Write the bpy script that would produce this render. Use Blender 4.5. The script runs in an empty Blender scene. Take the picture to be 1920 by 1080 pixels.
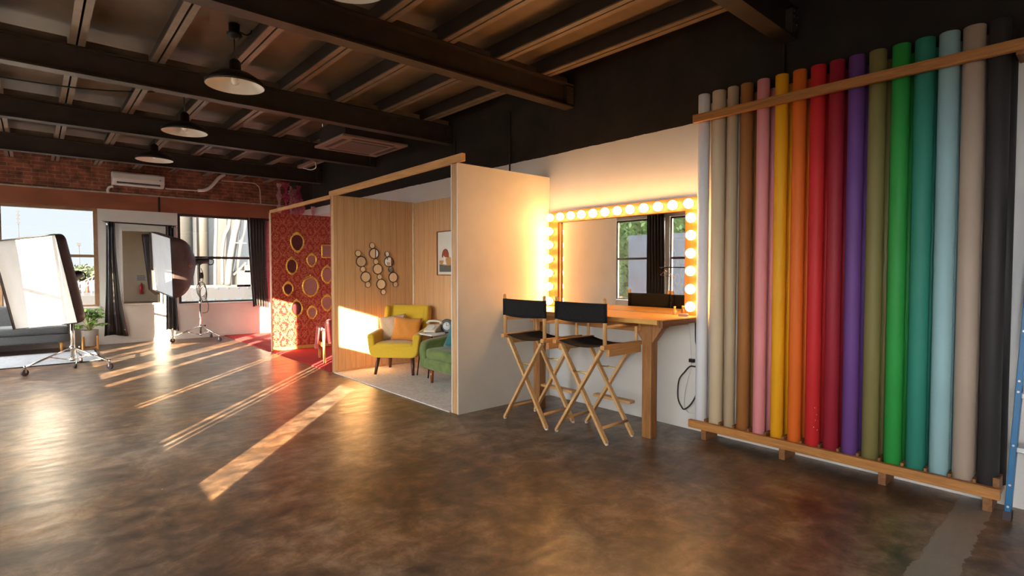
import bpy, bmesh, math, random
from mathutils import Vector, Matrix
random.seed(7)
PI = math.pi
scene = bpy.context.scene
COL = scene.collection

# ------------------------------------------------------------------ camera
CAM = Vector((0, 0, 1.4)); YAW = math.radians(41.5); PITCH = math.radians(-1.86); FPX = 1012.0
SUN_E, SKY_E, EXPO, BULB_E = 19, .30, 2.3, 7.6
cd = bpy.data.cameras.new('camera'); cam = bpy.data.objects.new('camera', cd); COL.objects.link(cam)
cam.location = CAM; cam.rotation_euler = (PI/2 + PITCH, 0, -YAW)
cd.sensor_width = 36; cd.lens = FPX/1920*36; cd.clip_start = .05; cd.clip_end = 500
scene.camera = cam
_f = Vector((math.sin(YAW)*math.cos(PITCH), math.cos(YAW)*math.cos(PITCH), math.sin(PITCH)))
_r = Vector((math.cos(YAW), -math.sin(YAW), 0)); _u = _r.cross(_f)
def on(px, py, axis, val):
    """point of a wall / floor plane measured in the photograph"""
    d = (px-960)/FPX*_r - (py-540)/FPX*_u + _f
    t = (val - CAM[axis])/d[axis]
    return CAM + d*t

# ------------------------------------------------------------------ materials
def newmat(name):
    m = bpy.data.materials.new(name); m.use_nodes = True
    nt = m.node_tree; b = nt.nodes['Principled BSDF']
    return m, nt, b
def N(nt, t, **kw):
    n = nt.nodes.new(t)
    for k, v in kw.items(): setattr(n, k, v)
    return n
def coords(nt, scale=(1, 1, 1), kind='Object', rot=(0, 0, 0)):
    tc = N(nt, 'ShaderNodeTexCoord'); mp = N(nt, 'ShaderNodeMapping')
    mp.inputs['Scale'].default_value = scale; mp.inputs['Rotation'].default_value = rot
    nt.links.new(tc.outputs[kind], mp.inputs['Vector']); return mp.outputs['Vector']
def noise(nt, vec, scale, detail=4, rough=.55, dist=0):
    n = N(nt, 'ShaderNodeTexNoise'); n.inputs['Scale'].default_value = scale
    n.inputs['Detail'].default_value = detail; n.inputs['Roughness'].default_value = rough
    n.inputs['Distortion'].default_value = dist
    nt.links.new(vec, n.inputs['Vector']); return n.outputs['Fac']
def ramp(nt, fac, stops):
    r = N(nt, 'ShaderNodeValToRGB'); e = r.color_ramp.elements
    while len(e) < len(stops): e.new(.5)
    for i, (p, c) in enumerate(stops):
        e[i].position = p; e[i].color = (*c, 1) if len(c) == 3 else c
    nt.links.new(fac, r.inputs['Fac']); return r.outputs['Color']
def bump(nt, b, h, strength=.2, dist=.01):
    n = N(nt, 'ShaderNodeBump'); n.inputs['Strength'].default_value = strength; n.inputs['Distance'].default_value = dist
    nt.links.new(h, n.inputs['Height']); nt.links.new(n.outputs['Normal'], b.inputs['Normal'])
def mul(c, k): return tuple(min(1, x*k) for x in c)
def mat(name, c, rough=.5, metal=0, var=.12, scale=12, bmp=.08, stretch=(1, 1, 1), sheen=0, coat=0, spec=.5, bscale=None):
    m, nt, b = newmat(name)
    v = coords(nt, stretch); f = noise(nt, v, scale)
    col = ramp(nt, f, [(.3, mul(c, 1-var)), (.7, mul(c, 1+var))])
    nt.links.new(col, b.inputs['Base Color'])
    b.inputs['Roughness'].default_value = rough; b.inputs['Metallic'].default_value = metal
    b.inputs['Sheen Weight'].default_value = sheen; b.inputs['Coat Weight'].default_value = coat
    b.inputs['Specular IOR Level'].default_value = spec
    if bmp:
        f2 = noise(nt, v, bscale or scale*6, 3); bump(nt, b, f2, bmp, .004)
    return m
def wood(name, c1, c2, axis=1, scale=5, rough=.5, bmp=.12, knots=True):
    m, nt, b = newmat(name)
    st = [7, 7, 7]; st[axis] = .55
    v = coords(nt, tuple(st)); f = noise(nt, v, scale, 6, .6, .6)
    v2 = coords(nt, tuple(s*3 for s in st)); f2 = noise(nt, v2, scale*2, 3, .5, .2)
    mx = N(nt, 'ShaderNodeMath', operation='MULTIPLY_ADD'); mx.inputs[1].default_value = .35
    nt.links.new(f2, mx.inputs[0]); nt.links.new(f, mx.inputs[2])
    col = ramp(nt, mx.outputs[0], [(.42, c1), (.62, tuple((a+d)/2 for a, d in zip(c1, c2))), (.85, c2)])
    nt.links.new(col, b.inputs['Base Color']); b.inputs['Roughness'].default_value = rough
    bump(nt, b, mx.outputs[0], bmp, .004)
    return m
def emis(name, c, s):
    m, nt, b = newmat(name)
    b.inputs['Base Color'].default_value = (*c, 1); b.inputs['Emission Color'].default_value = (*c, 1)
    b.inputs['Emission Strength'].default_value = s; return m
def glassmat(name, tint=(1, 1, 1), refl=.07, rough=0):
    m = bpy.data.materials.new(name); m.use_nodes = True; nt = m.node_tree
    nt.nodes.remove(nt.nodes['Principled BSDF']); out = nt.nodes['Material Output']
    t = N(nt, 'ShaderNodeBsdfTransparent'); t.inputs['Color'].default_value = (*tint, 1)
    g = N(nt, 'ShaderNodeBsdfGlossy'); g.inputs['Roughness'].default_value = rough
    mx = N(nt, 'ShaderNodeMixShader'); mx.inputs[0].default_value = refl
    nt.links.new(t.outputs[0], mx.inputs[1]); nt.links.new(g.outputs[0], mx.inputs[2]); nt.links.new(mx.outputs[0], out.inputs['Surface'])
    return m
def mirrormat(name, tint=(.86, .86, .84)):
    m, nt, b = newmat(name)
    v = coords(nt); f = noise(nt, v, 2); col = ramp(nt, f, [(.3, mul(tint, .98)), (.7, tint)])
    nt.links.new(col, b.inputs['Base Color']); b.inputs['Metallic'].default_value = 1; b.inputs['Roughness'].default_value = .012
    return m

MT = {}
MT['stud'] = wood('pine_stud', (.68, .42, .20), (.46, .24, .10), 2, 5, .55)
MT['pine_y'] = wood('pine_along', (.80, .45, .18), (.56, .27, .09), 1, 4, .5)
MT['rail'] = wood('stained_pine_rail', (.60, .27, .075), (.36, .14, .034), 1, 5, .5)
MT['rail_x'] = wood('stained_pine_block', (.34, .15, .05), (.18, .07, .022), 0, 5, .55)
MT['oak'] = wood('ash_chair_wood', (.82, .52, .24), (.62, .34, .13), 2, 6, .42)
MT['oak_y'] = wood('ash_chair_wood_across', (.74, .45, .20), (.54, .28, .10), 1, 6, .42)
MT['oak_x'] = wood('ash_chair_wood_rails', (.74, .40, .15), (.54, .25, .08), 0, 6, .42)
MT['counter'] = wood('counter_planks', (.82, .48, .14), (.68, .35, .085), 1, 4, .33)
MT['counterleg'] = wood('counter_post', (.46, .22, .07), (.26, .10, .03), 2, 5, .5)
MT['frameboard'] = wood('vanity_board', (.27, .095, .012), (.18, .055, .006), 1, 3, .45)
MT['frameboard_z'] = wood('vanity_board_upright', (.27, .095, .012), (.18, .055, .006), 2, 3, .45)
MT['darkleg'] = wood('walnut_leg', (.10, .035, .018), (.05, .016, .01), 2, 6, .4)
MT['redleg'] = wood('cherry_leg', (.32, .09, .025), (.18, .045, .012), 2, 6, .35)
MT['goldleg'] = wood('oak_leg', (.62, .34, .10), (.42, .19, .05), 2, 6, .4)
MT['blackmetal'] = mat('black_metal', (.014, .013, .013), .42, .3, .2, 20, .03)
MT['plastic'] = mat('black_plastic', (.016, .015, .016), .38, 0, .2, 20, .04)
MT['chrome'] = mat('chrome', (.78, .77, .76), .14, 1, .03, 8, .01)
MT['brass'] = mat('brass', (.72, .45, .14), .28, 1, .08, 20, .02)
MT['gold'] = mat('gilt', (.80, .50, .10), .33, .85, .2, 30, .3)
MT['rubber'] = mat('rubber', (.05, .03, .035), .6, 0, .2, 20, .04)
MT['canvas'] = mat('black_canvas', (.0155, .015, .016), .85, 0, .25, 60, .3, spec=.2)
MT['curtain'] = mat('dark_curtain_cloth', (.028, .022, .02), .55, 0, .25, 14, .12, (1, 1, .15), sheen=.15)
MT['white_plastic'] = mat('white_plastic', (.74, .72, .69), .35, 0, .03, 6, .01)
MT['white_paint'] = mat('white_paint', (.74, .72, .68), .55, 0, .05, 3, .1, bscale=40)
MT['ceilpaint'] = mat('ceiling_panel_paint', (.155, .104, .066), .5, 0, .28, 2.2, .12, bscale=14)
MT['beam'] = mat('beam_paint', (.040, .027, .021), .5, 0, .25, 6, .06, spec=.3)
MT['joist'] = mat('joist_paint', (.18, .125, .085), .42, 0, .2, 8, .06)
MT['bulb'] = emis('lit_bulb', (1, .51, .16), BULB_E)
MT['pendbulb'] = mat('unlit_pearl_bulb', (.82, .80, .76), .12, 0, .03, 6, 0)
MT['enamel_in'] = mat('white_enamel', (.78, .74, .66), .3, 0, .04, 6, .01)
MT['glass'] = glassmat('window_glass')
MT['mirror'] = mirrormat('mirror_silver')
MT['winframe'] = mat('dark_window_frame', (.060, .036, .026), .4, 0, .2, 10, .05)
MT['winframe_l'] = mat('timber_window_sash', (.30, .17, .09), .45, 0, .2, 10, .05)

def m_floor():
    m, nt, b = newmat('stained_polished_concrete')
    v = coords(nt, (1, 1, 1))
    f1 = noise(nt, v, 1.2, 6, .62, .4); f2 = noise(nt, v, 5.5, 10, .72, .3)
    f3 = noise(nt, coords(nt, (.22, 1.5, 1), 'Object', (0, 0, .06)), 9, 9, .74, .2)          # trowel streaks running across the room
    def madd(a, k, c):
        n = N(nt, 'ShaderNodeMath', operation='MULTIPLY_ADD'); nt.links.new(a, n.inputs[0]); n.inputs[1].default_value = k
        if c is None: n.inputs[2].default_value = 0
        else: nt.links.new(c, n.inputs[2])
        return n
    mx2 = madd(f3, .15, madd(f2, .70, madd(f1, .43, None).outputs[0]).outputs[0])           # centre .64
    hv = madd(mx2.outputs[0], .78, None)
    col = ramp(nt, hv.outputs[0], [(.39, (.034, .022, .015)), (.46, (.088, .046, .022)), (.52, (.160, .080, .035)), (.60, (.31, .175, .085))])
    f4 = noise(nt, v, .55, 4, .6); gm = ramp(nt, f4, [(.40, (0, 0, 0)), (.60, (.75, .75, .75))])
    gcol = ramp(nt, hv.outputs[0], [(.39, (.042, .033, .029)), (.49, (.115, .085, .066)), (.61, (.28, .225, .18))])
    gmx = N(nt, 'ShaderNodeMix', data_type='RGBA'); nt.links.new(gm, gmx.inputs['Factor']); nt.links.new(col, gmx.inputs['A']); nt.links.new(gcol, gmx.inputs['B']); col = gmx.outputs['Result']
    # pale unstained strip running across near the ladder, and hairline crack lines
    tc = N(nt, 'ShaderNodeTexCoord'); sp = N(nt, 'ShaderNodeSeparateXYZ'); nt.links.new(tc.outputs['Object'], sp.inputs[0])
    wob = N(nt, 'ShaderNodeMath', operation='MULTIPLY_ADD'); wob.inputs[1].default_value = .10; nt.links.new(f2, wob.inputs[0]); nt.links.new(sp.outputs['Y'], wob.inputs[2])
    cmpn = N(nt, 'ShaderNodeMath', operation='COMPARE'); cmpn.inputs[1].default_value = .598; cmpn.inputs[2].default_value = .082
    nt.links.new(wob.outputs[0], cmpn.inputs[0])
    gx = N(nt, 'ShaderNodeMath', operation='GREATER_THAN'); gx.inputs[1].default_value = 1.2; nt.links.new(sp.outputs['X'], gx.inputs[0])
    mk = N(nt, 'ShaderNodeMath', operation='MULTIPLY'); nt.links.new(cmpn.outputs[0], mk.inputs[0]); nt.links.new(gx.outputs[0], mk.inputs[1])
    mk2 = N(nt, 'ShaderNodeMath', operation='MULTIPLY'); mk2.inputs[1].default_value = .85; nt.links.new(mk.outputs[0], mk2.inputs[0])
    mixc = N(nt, 'ShaderNodeMix', data_type='RGBA'); mixc.inputs['B'].default_value = (.27, .22, .18, 1)
    nt.links.new(mk2.outputs[0], mixc.inputs['Factor']); nt.links.new(col, mixc.inputs['A'])
    # white paint specks
    vo = N(nt, 'ShaderNodeTexVoronoi'); vo.inputs['Scale'].default_value = 2.3; nt.links.new(v, vo.inputs['Vector'])
    sk = N(nt, 'ShaderNodeMath', operation='LESS_THAN'); sk.inputs[1].default_value = .014; nt.links.new(vo.outputs['Distance'], sk.inputs[0])
    mixs = N(nt, 'ShaderNodeMix', data_type='RGBA'); mixs.inputs['B'].default_value = (.5, .45, .4, 1)
    nt.links.new(sk.outputs[0], mixs.inputs['Factor']); nt.links.new(mixc.outputs['Result'], mixs.inputs['A'])
    nt.links.new(mixs.outputs['Result'], b.inputs['Base Color'])
    rr = N(nt, 'ShaderNodeMapRange'); rr.inputs['From Min'].default_value = .35; rr.inputs['From Max'].default_value = .65
    rr.inputs['To Min'].default_value = .28; rr.inputs['To Max'].default_value = .48
    nt.links.new(f3, rr.inputs['Value']); nt.links.new(rr.outputs[0], b.inputs['Roughness'])
    b.inputs['Specular IOR Level'].default_value = .62; b.inputs['Coat Weight'].default_value = .12; b.inputs['Coat Roughness'].default_value = .30
    bump(nt, b, mx2.outputs[0], .10, .012)
    return m
MT['floor'] = m_floor()

def m_wall_right():
    m, nt, b = newmat('two_tone_wall_paint')
    v = coords(nt); f = noise(nt, v, 3.5, 9, .7); f2 = noise(nt, v, 1.2, 4)
    tc = N(nt, 'ShaderNodeTexCoord'); sp = N(nt, 'ShaderNodeSeparateXYZ'); nt.links.new(tc.outputs['Object'], sp.inputs[0])
    ad = N(nt, 'ShaderNodeMath', operation='MULTIPLY_ADD'); ad.inputs[1].default_value = .03; nt.links.new(f, ad.inputs[0]); nt.links.new(sp.outputs['Z'], ad.inputs[2])
    gt = N(nt, 'ShaderNodeMath', operation='GREATER_THAN'); gt.inputs[1].default_value = 2.69; nt.links.new(ad.outputs[0], gt.inputs[0])
    lo = ramp(nt, f2, [(.3, (.70, .68, .65)), (.7, (.78, .76, .73))]); hi = ramp(nt, f, [(.35, (.012, .009, .008)), (.7, (.026, .019, .016))])
    mx = N(nt, 'ShaderNodeMix', data_type='RGBA'); nt.links.new(gt.outputs[0], mx.inputs['Factor']); nt.links.new(lo, mx.inputs['A']); nt.links.new(hi, mx.inputs['B'])
    nt.links.new(mx.outputs['Result'], b.inputs['Base Color']); b.inputs['Roughness'].default_value = .7; b.inputs['Specular IOR Level'].default_value = .25
    bump(nt, b, f, .15, .01); return m
MT['wall_right'] = m_wall_right()
def m_brick():
    m, nt, b = newmat('old_brick')
    v = coords(nt, (1, 1, 1), 'Object', (PI/2, 0, 0))
    br = N(nt, 'ShaderNodeTexBrick'); nt.links.new(v, br.inputs['Vector'])
    br.inputs['Scale'].default_value = 1; br.inputs['Brick Width'].default_value = .21; br.inputs['Row Height'].default_value = .068
    br.inputs['Mortar Size'].default_value = .007; br.inputs['Mortar Smooth'].default_value = .3
    br.inputs['Color1'].default_value = (.36, .105, .052, 1); br.inputs['Color2'].default_value = (.21, .065, .038, 1); br.inputs['Mortar'].default_value = (.33, .22, .15, 1)
    f = noise(nt, coords(nt), 7, 6); dk = ramp(nt, f, [(.3, (.35, .33, .32)), (.65, (1.2, 1.15, 1.1))])
    mx = N(nt, 'ShaderNodeMix', data_type='RGBA', blend_type='MULTIPLY'); mx.inputs['Factor'].default_value = 1
    nt.links.new(br.outputs['Color'], mx.inputs['A']); nt.links.new(dk, mx.inputs['B']); nt.links.new(mx.outputs['Result'], b.inputs['Base Color'])
    b.inputs['Roughness'].default_value = .8; bump(nt, b, br.outputs['Fac'], -.5, .01); return m
MT['brick'] = m_brick()
def m_panel(axis):
    """oak-look grooved panelling: grooves at irregular spacing, vertical grain"""
    m, nt, b = newmat('grooved_oak_panelling')
    v = coords(nt, (9, 9, .5)); f = noise(nt, v, 3.5, 6, .6, .7)
    col = ramp(nt, f, [(.35, (.57, .325, .15)), (.65, (.67, .41, .205))])
    tc = N(nt, 'ShaderNodeTexCoord'); sp = N(nt, 'ShaderNodeSeparateXYZ'); nt.links.new(tc.outputs['Object'], sp.inputs[0])
    masks = []
    for per, off in ((.40, 0), (.40, .10), (.40, .245)):
        a = N(nt, 'ShaderNodeMath', operation='ADD'); a.inputs[1].default_value = 40+off; nt.links.new(sp.outputs['XYZ'[axis]], a.inputs[0])
        mo = N(nt, 'ShaderNodeMath', operation='MODULO'); mo.inputs[1].default_value = per; nt.links.new(a.outputs[0], mo.inputs[0])
        lt = N(nt, 'ShaderNodeMath', operation='LESS_THAN'); lt.inputs[1].default_value = .006; nt.links.new(mo.outputs[0], lt.inputs[0]); masks.append(lt.outputs[0])
    s = masks[0]
    for k in masks[1:]:
        mm = N(nt, 'ShaderNodeMath', operation='MAXIMUM'); nt.links.new(s, mm.inputs[0]); nt.links.new(k, mm.inputs[1]); s = mm.outputs[0]
    mx = N(nt, 'ShaderNodeMix', data_type='RGBA'); mx.inputs['B'].default_value = (.40, .21, .095, 1); nt.links.new(s, mx.inputs['Factor']); nt.links.new(col, mx.inputs['A'])
    nt.links.new(mx.outputs['Result'], b.inputs['Base Color']); b.inputs['Roughness'].default_value = .42
    bump(nt, b, s, -.3, .004); return m
MT['panel_x'] = m_panel(0); MT['panel_y'] = m_panel(1)
def m_damask():
    m, nt, b = newmat('red_damask_wallpaper')
    tc = N(nt, 'ShaderNodeTexCoord'); sp = N(nt, 'ShaderNodeSeparateXYZ'); nt.links.new(tc.outputs['Object'], sp.inputs[0])
    def mth(op, a, c=None, d=None):
        n = N(nt, 'ShaderNodeMath', operation=op)
        for i, x in enumerate((a, c, d)):
            if x is None: continue
            if isinstance(x, (int, float)): n.inputs[i].default_value = x
            else: nt.links.new(x, n.inputs[i])
        return n.outputs[0]
    X = mth('MULTIPLY', sp.outputs['X'], 1/.24); Z = mth('MULTIPLY', sp.outputs['Z'], 1/.28)
    cx = mth('COSINE', mth('MULTIPLY', X, 2*PI)); cz = mth('COSINE', mth('MULTIPLY', Z, 2*PI))
    wn = N(nt, 'ShaderNodeTexNoise'); wn.inputs['Scale'].default_value = 14; nt.links.new(tc.outputs['Object'], wn.inputs['Vector'])
    wx = mth('MULTIPLY', mth('SUBTRACT', wn.outputs['Fac'], .5), .30); X = mth('ADD', X, wx); Z = mth('ADD', Z, wx)
    cx = mth('COSINE', mth('MULTIPLY', X, 2*PI)); cz = mth('COSINE', mth('MULTIPLY', Z, 2*PI))
    # ogee lattice
    s = mth('ABSOLUTE', mth('ADD', cx, mth('MULTIPLY', cz, .85)))
    lat = mth('LESS_THAN', s, .16)
    lat2 = mth('MULTIPLY', mth('LESS_THAN', s, .42), mth('GREATER_THAN', s, .30))
    def motif(ox, oz, petals, r0, r1):
        u = mth('SUBTRACT', mth('FRACT', mth('ADD', X, ox)), .5); w = mth('SUBTRACT', mth('FRACT', mth('ADD', Z, oz)), .5)
        r = mth('SQRT', mth('ADD', mth('MULTIPLY', u, u), mth('MULTIPLY', mth('MULTIPLY', w, w), .7))); th = mth('ARCTAN2', w, u)
        lim = mth('MULTIPLY_ADD', mth('ABSOLUTE', mth('COSINE', mth('MULTIPLY', th, petals/2))), r1, r0)
        a = mth('LESS_THAN', r, lim); inner = mth('GREATER_THAN', r, mth('MULTIPLY', lim, .62)); core = mth('LESS_THAN', r, mth('MULTIPLY', lim, .3))
        return mth('MULTIPLY', a, mth('MAXIMUM', inner, core))
    m1 = motif(.5, .5, 8, .06, .15); m2 = motif(0, 0, 6, .05, .12)
    vo = N(nt, 'ShaderNodeTexVoronoi'); vo.inputs['Scale'].default_value = 34; nt.links.new(tc.outputs['Object'], vo.inputs['Vector'])
    dots = mth('LESS_THAN', vo.outputs['Distance'], .2)
    ve = N(nt, 'ShaderNodeTexVoronoi', feature='DISTANCE_TO_EDGE'); ve.inputs['Scale'].default_value = 24; nt.links.new(tc.outputs['Object'], ve.inputs['Vector'])
    fil = mth('MULTIPLY', mth('LESS_THAN', ve.outputs['Distance'], .07), mth('LESS_THAN', s, .75))
    lat = mth('MULTIPLY', lat, mth('GREATER_THAN', ve.outputs['Distance'], .10))
    pat = mth('MAXIMUM', mth('MAXIMUM', m1, m2), mth('MAXIMUM', lat, mth('MULTIPLY', lat2, dots)))
    pat = mth('MAXIMUM', pat, mth('MULTIPLY', mth('MAXIMUM', dots, fil), .55))
    f = noise(nt, tc.outputs['Object'], 40, 3); pat = mth('MULTIPLY', pat, mth('MULTIPLY_ADD', f, .7, .12))
    mx = N(nt, 'ShaderNodeMix', data_type='RGBA'); mx.inputs['A'].default_value = (.30, .014, .011, 1); mx.inputs['B'].default_value = (.72, .38, .17, 1)
    mx.clamp_factor = True
    nt.links.new(pat, mx.inputs['Factor']); nt.links.new(mx.outputs['Result'], b.inputs['Base Color']); b.inputs['Roughness'].default_value = .45
    return m
MT['damask'] = m_damask()
def m_lattice():
    m, nt, b = newmat('trellis_print_insert')
    v = coords(nt, (1, 1, 1), 'Object', (0, PI/4, 0))
    ch = N(nt, 'ShaderNodeTexVoronoi', distance='CHEBYCHEV'); ch.inputs['Scale'].default_value = 18; ch.inputs['Randomness'].default_value = .15
    nt.links.new(v, ch.inputs['Vector'])
    col = ramp(nt, ch.outputs['Distance'], [(.25, (.40, .17, .15)), (.36, (.22, .03, .03)), (.44, (.40, .2, .17))])
    nt.links.new(col, b.inputs['Base Color']); b.inputs['Roughness'].default_value = .4; return m
MT['lattice'] = m_lattice()
MT['winepanel'] = mat('wine_velvet_insert', (.085, .012, .014), .5, 0, .3, 25, .1)

# ------------------------------------------------------------------ mesh builder
class MB:
    def __init__(s): s.bm = bmesh.new()
    def _mark(s, faces, smooth, mi):
        for f in faces: f.smooth = smooth; f.material_index = mi
    def box(s, c, size, rot=None, mi=0):
        g = bmesh.ops.create_cube(s.bm, size=1); vs = g['verts']
        M = Matrix.Translation(Vector(c)) @ (rot.to_4x4() if rot else Matrix.Identity(4)) @ Matrix.Diagonal((*size, 1))
        bmesh.ops.transform(s.bm, matrix=M, verts=vs)
        s._mark({f for v in vs for f in v.link_faces}, False, mi); return s
    def b2(s, a, b, mi=0):
        return s.box([(x+y)/2 for x, y in zip(a, b)], [abs(y-x) for x, y in zip(a, b)], None, mi)
    def bar(s, p, q, w, d, up=(0, 0, 1), mi=0):
        """square bar from p to q, w across, d along the up-ish direction"""
        p = Vector(p); q = Vector(q); z = (q-p); L = z.length; z.normalize(); x = z.cross(Vector(up))
        if x.length < 1e-4: x = z.cross(Vector((1, 0, 0)))
        x.normalize(); y = z.cross(x)
        R = Matrix((x, y, z)).transposed()
        return s.box((p+q)/2, (w, d, L), R, mi)
    def cyl(s, p, q, r0, r1=None, n=16, mi=0, cap=True):
        r1 = r0 if r1 is None else r1
        p = Vector(p); q = Vector(q); z = (q-p).normalized(); x = z.orthogonal().normalized(); y = z.cross(x)
        ra = [s.bm.verts.new(p+(x*math.cos(2*PI*i/n)+y*math.sin(2*PI*i/n))*r0) for i in range(n)]
        rb = [s.bm.verts.new(q+(x*math.cos(2*PI*i/n)+y*math.sin(2*PI*i/n))*r1) for i in range(n)]
        fs = [s.bm.faces.new((ra[i], ra[(i+1) % n], rb[(i+1) % n], rb[i])) for i in range(n)]
        s._mark(fs, True, mi)
        if cap: s._mark([s.bm.faces.new(ra[::-1]), s.bm.faces.new(rb)], False, mi)
        return s
    def lathe(s, prof, c=(0, 0, 0), n=32, axis=(0, 0, 1), mi=0, flat=False):
        z = Vector(axis).normalized(); x = z.orthogonal().normalized(); y = z.cross(x); c = Vector(c)
        rings = []
        for r, h in prof:
            if r < 1e-5: rings.append([s.bm.verts.new(c+z*h)])
            else: rings.append([s.bm.verts.new(c+z*h+(x*math.cos(2*PI*i/n)+y*math.sin(2*PI*i/n))*r) for i in range(n)])
        fs = []
        for A, B in zip(rings, rings[1:]):
            if len(A) == 1 and len(B) == 1: continue
            for i in range(n):
                j = (i+1) % n
                if len(A) == 1: fs.append(s.bm.faces.new((A[0], B[j], B[i])))
                elif len(B) == 1: fs.append(s.bm.faces.new((A[i], A[j], B[0])))
                else: fs.append(s.bm.faces.new((A[i], A[j], B[j], B[i])))
        s._mark(fs, not flat, mi); return s
    def sphere(s, c, r, n=16, mi=0, sc=(1, 1, 1)):
        g = bmesh.ops.create_uvsphere(s.bm, u_segments=n, v_segments=max(6, n//2), radius=r); vs = g['verts']
        bmesh.ops.transform(s.bm, matrix=Matrix.Translation(Vector(c)) @ Matrix.Diagonal((*sc, 1)), verts=vs)
        s._mark({f for v in vs for f in v.link_faces}, True, mi); return s
    def tube(s, pts, r, n=8, mi=0, closed=False, smooth=True):
        pts = [Vector(p) for p in pts]
        rr = r if isinstance(r, (list, tuple)) else [r]*len(pts)
        rings = []; m = len(pts); px = None
        for i, p in enumerate(pts):
            a = pts[(i-1) % m] if (closed or i) else p; b = pts[(i+1) % m] if (closed or i < m-1) else p
            t = (b-a).normalized()
            x = t.orthogonal().normalized() if px is None else (px - t*px.dot(t)).normalized()
            px = x; y = t.cross(x)
            rings.append([s.bm.verts.new(p+(x*math.cos(2*PI*k/n)+y*math.sin(2*PI*k/n))*rr[i]) for k in range(n)])
        fs = []
        for i in range(m if closed else m-1):
            A = rings[i]; B = rings[(i+1) % m]
            for k in range(n): fs.append(s.bm.faces.new((A[k], A[(k+1) % n], B[(k+1) % n], B[k])))
        s._mark(fs, smooth, mi)
        if not closed: s._mark([s.bm.faces.new(rings[0][::-1]), s.bm.faces.new(rings[-1])], False, mi)
        return s
    def rbox(s, c, size, r, rot=None, n=6, mi=0):
        """rounded upholstery block"""
        b2 = bmesh.new(); bmesh.ops.create_cube(b2, size=2); bmesh.ops.subdivide_edges(b2, edges=b2.edges[:], cuts=n, use_grid_fill=True)
        h = [x/2 for x in size]; r = min(r, *h)
        for v in b2.verts:
            p = Vector([math.copysign(abs(v.co[i])**.6, v.co[i])*h[i] for i in range(3)])
            q = Vector([max(-(h[i]-r), min(h[i]-r, p[i])) for i in range(3)]); d = p-q
            v.co = q + d.normalized()*r if d.length > 1e-6 else p
        s._merge(b2, c, rot, mi); return s
    def pillow(s, c, w, h, t, rot=None, n=14, mi=0, sag=0):
        b2 = bmesh.new(); G = {}
        for sd in (1, -1):
            for i in range(n+1):
                for j in range(n+1):
                    u = 2*i/n-1; v = 2*j/n-1; edge = i in (0, n) or j in (0, n)
                    if edge and sd == -1: G[sd, i, j] = G[1, i, j]; continue
                    pin = 1-.10*(1-u*u)*abs(v)**3; pin2 = 1-.10*(1-v*v)*abs(u)**3
                    th = t/2*(max(0, 1-u*u)*max(0, 1-v*v))**.42 + .006*math.sin(9*u+4*v)*(1-u*u)*(1-v*v)
                    G[sd, i, j] = b2.verts.new((u*w/2*pin2, sd*th, v*h/2*pin - sag*(1-v)*.5*abs(u)))
        for sd in (1, -1):
            for i in range(n):
                for j in range(n):
                    q = (G[sd, i, j], G[sd, i+1, j], G[sd, i+1, j+1], G[sd, i, j+1])
                    b2.faces.new(q if sd == -1 else q[::-1])
        s._merge(b2, c, rot, mi); return s
    def _merge(s, b2, c, rot, mi):
        M = Matrix.Translation(Vector(c)) @ (rot.to_4x4() if rot else Matrix.Identity(4))
        mp = {}
        for v in b2.verts: mp[v] = s.bm.verts.new(M @ v.co)
        fs = [s.bm.faces.new([mp[v] for v in f.verts]) for f in b2.faces]; s._mark(fs, True, mi); b2.free()
    def prism(s, poly, axis, a, b, mi=0):
        """polygon (2-D) extruded along axis from a to b; the poly lives on the other two axes in order"""
        ax = [i for i in range(3) if i != axis]
        def P(p, h):
            v = [0, 0, 0]; v[ax[0]] = p[0]; v[ax[1]] = p[1]; v[axis] = h; return s.bm.verts.new(v)
        A = [P(p, a) for p in poly]; B = [P(p, b) for p in poly]; n = len(poly)
        fs = [s.bm.faces.new((A[i], A[(i+1) % n], B[(i+1) % n], B[i])) for i in range(n)]
        fs += [s.bm.faces.new(A[::-1]), s.bm.faces.new(B)]
        s._mark(fs, False, mi); return s
    def grid(s, fn, nu, nv, mi=0, smooth=True, closeu=False):
        V = [[s.bm.verts.new(fn(i/nu, j/nv)) for j in range(nv+1)] for i in range(nu if closeu else nu+1)]
        fs = []
        for i in range(nu):
            for j in range(nv):
                k = (i+1) % len(V); fs.append(s.bm.faces.new((V[i][j], V[k][j], V[k][j+1], V[i][j+1])))
        s._mark(fs, smooth, mi); return s
    def build(s, name, mats, parent=None, bevel=0, solid=0, sub=0, recalc=True, soft=False):
        if recalc: bmesh.ops.recalc_face_normals(s.bm, faces=s.bm.faces[:])
        me = bpy.data.meshes.new(name); s.bm.to_mesh(me); s.bm.free()
        for m in (mats if isinstance(mats, (list, tuple)) else [mats]): me.materials.append(m)
        o = bpy.data.objects.new(name, me); COL.objects.link(o)
        if parent: o.parent = parent
        if solid: k = o.modifiers.new('solid', 'SOLIDIFY'); k.thickness = solid; k.offset = 0
        if bevel:
            k = o.modifiers.new('bevel', 'BEVEL'); k.width = bevel; k.segments = 2; k.limit_method = 'ANGLE'; k.angle_limit = .7; k.harden_normals = False
        if soft:
            for f in me.polygons: f.use_smooth = True
            k.segments = 4; o.modifiers.new('wn', 'WEIGHTED_NORMAL').keep_sharp = False
        if sub: k = o.modifiers.new('sub', 'SUBSURF'); k.levels = sub; k.render_levels = sub
        return o
def tag(o, label=None, cat=None, group=None, kind=None):
    if label: o['label'] = label
    if cat: o['category'] = cat
    if group: o['group'] = group
    if kind: o['kind'] = kind
    return o
def thing(name, loc, label, cat, rz=0, group=None):
    o = bpy.data.objects.new(name, None); COL.objects.link(o); o.location = loc; o.rotation_euler = (0, 0, rz); o.empty_display_size = .1
    return tag(o, label, cat, group)
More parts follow.
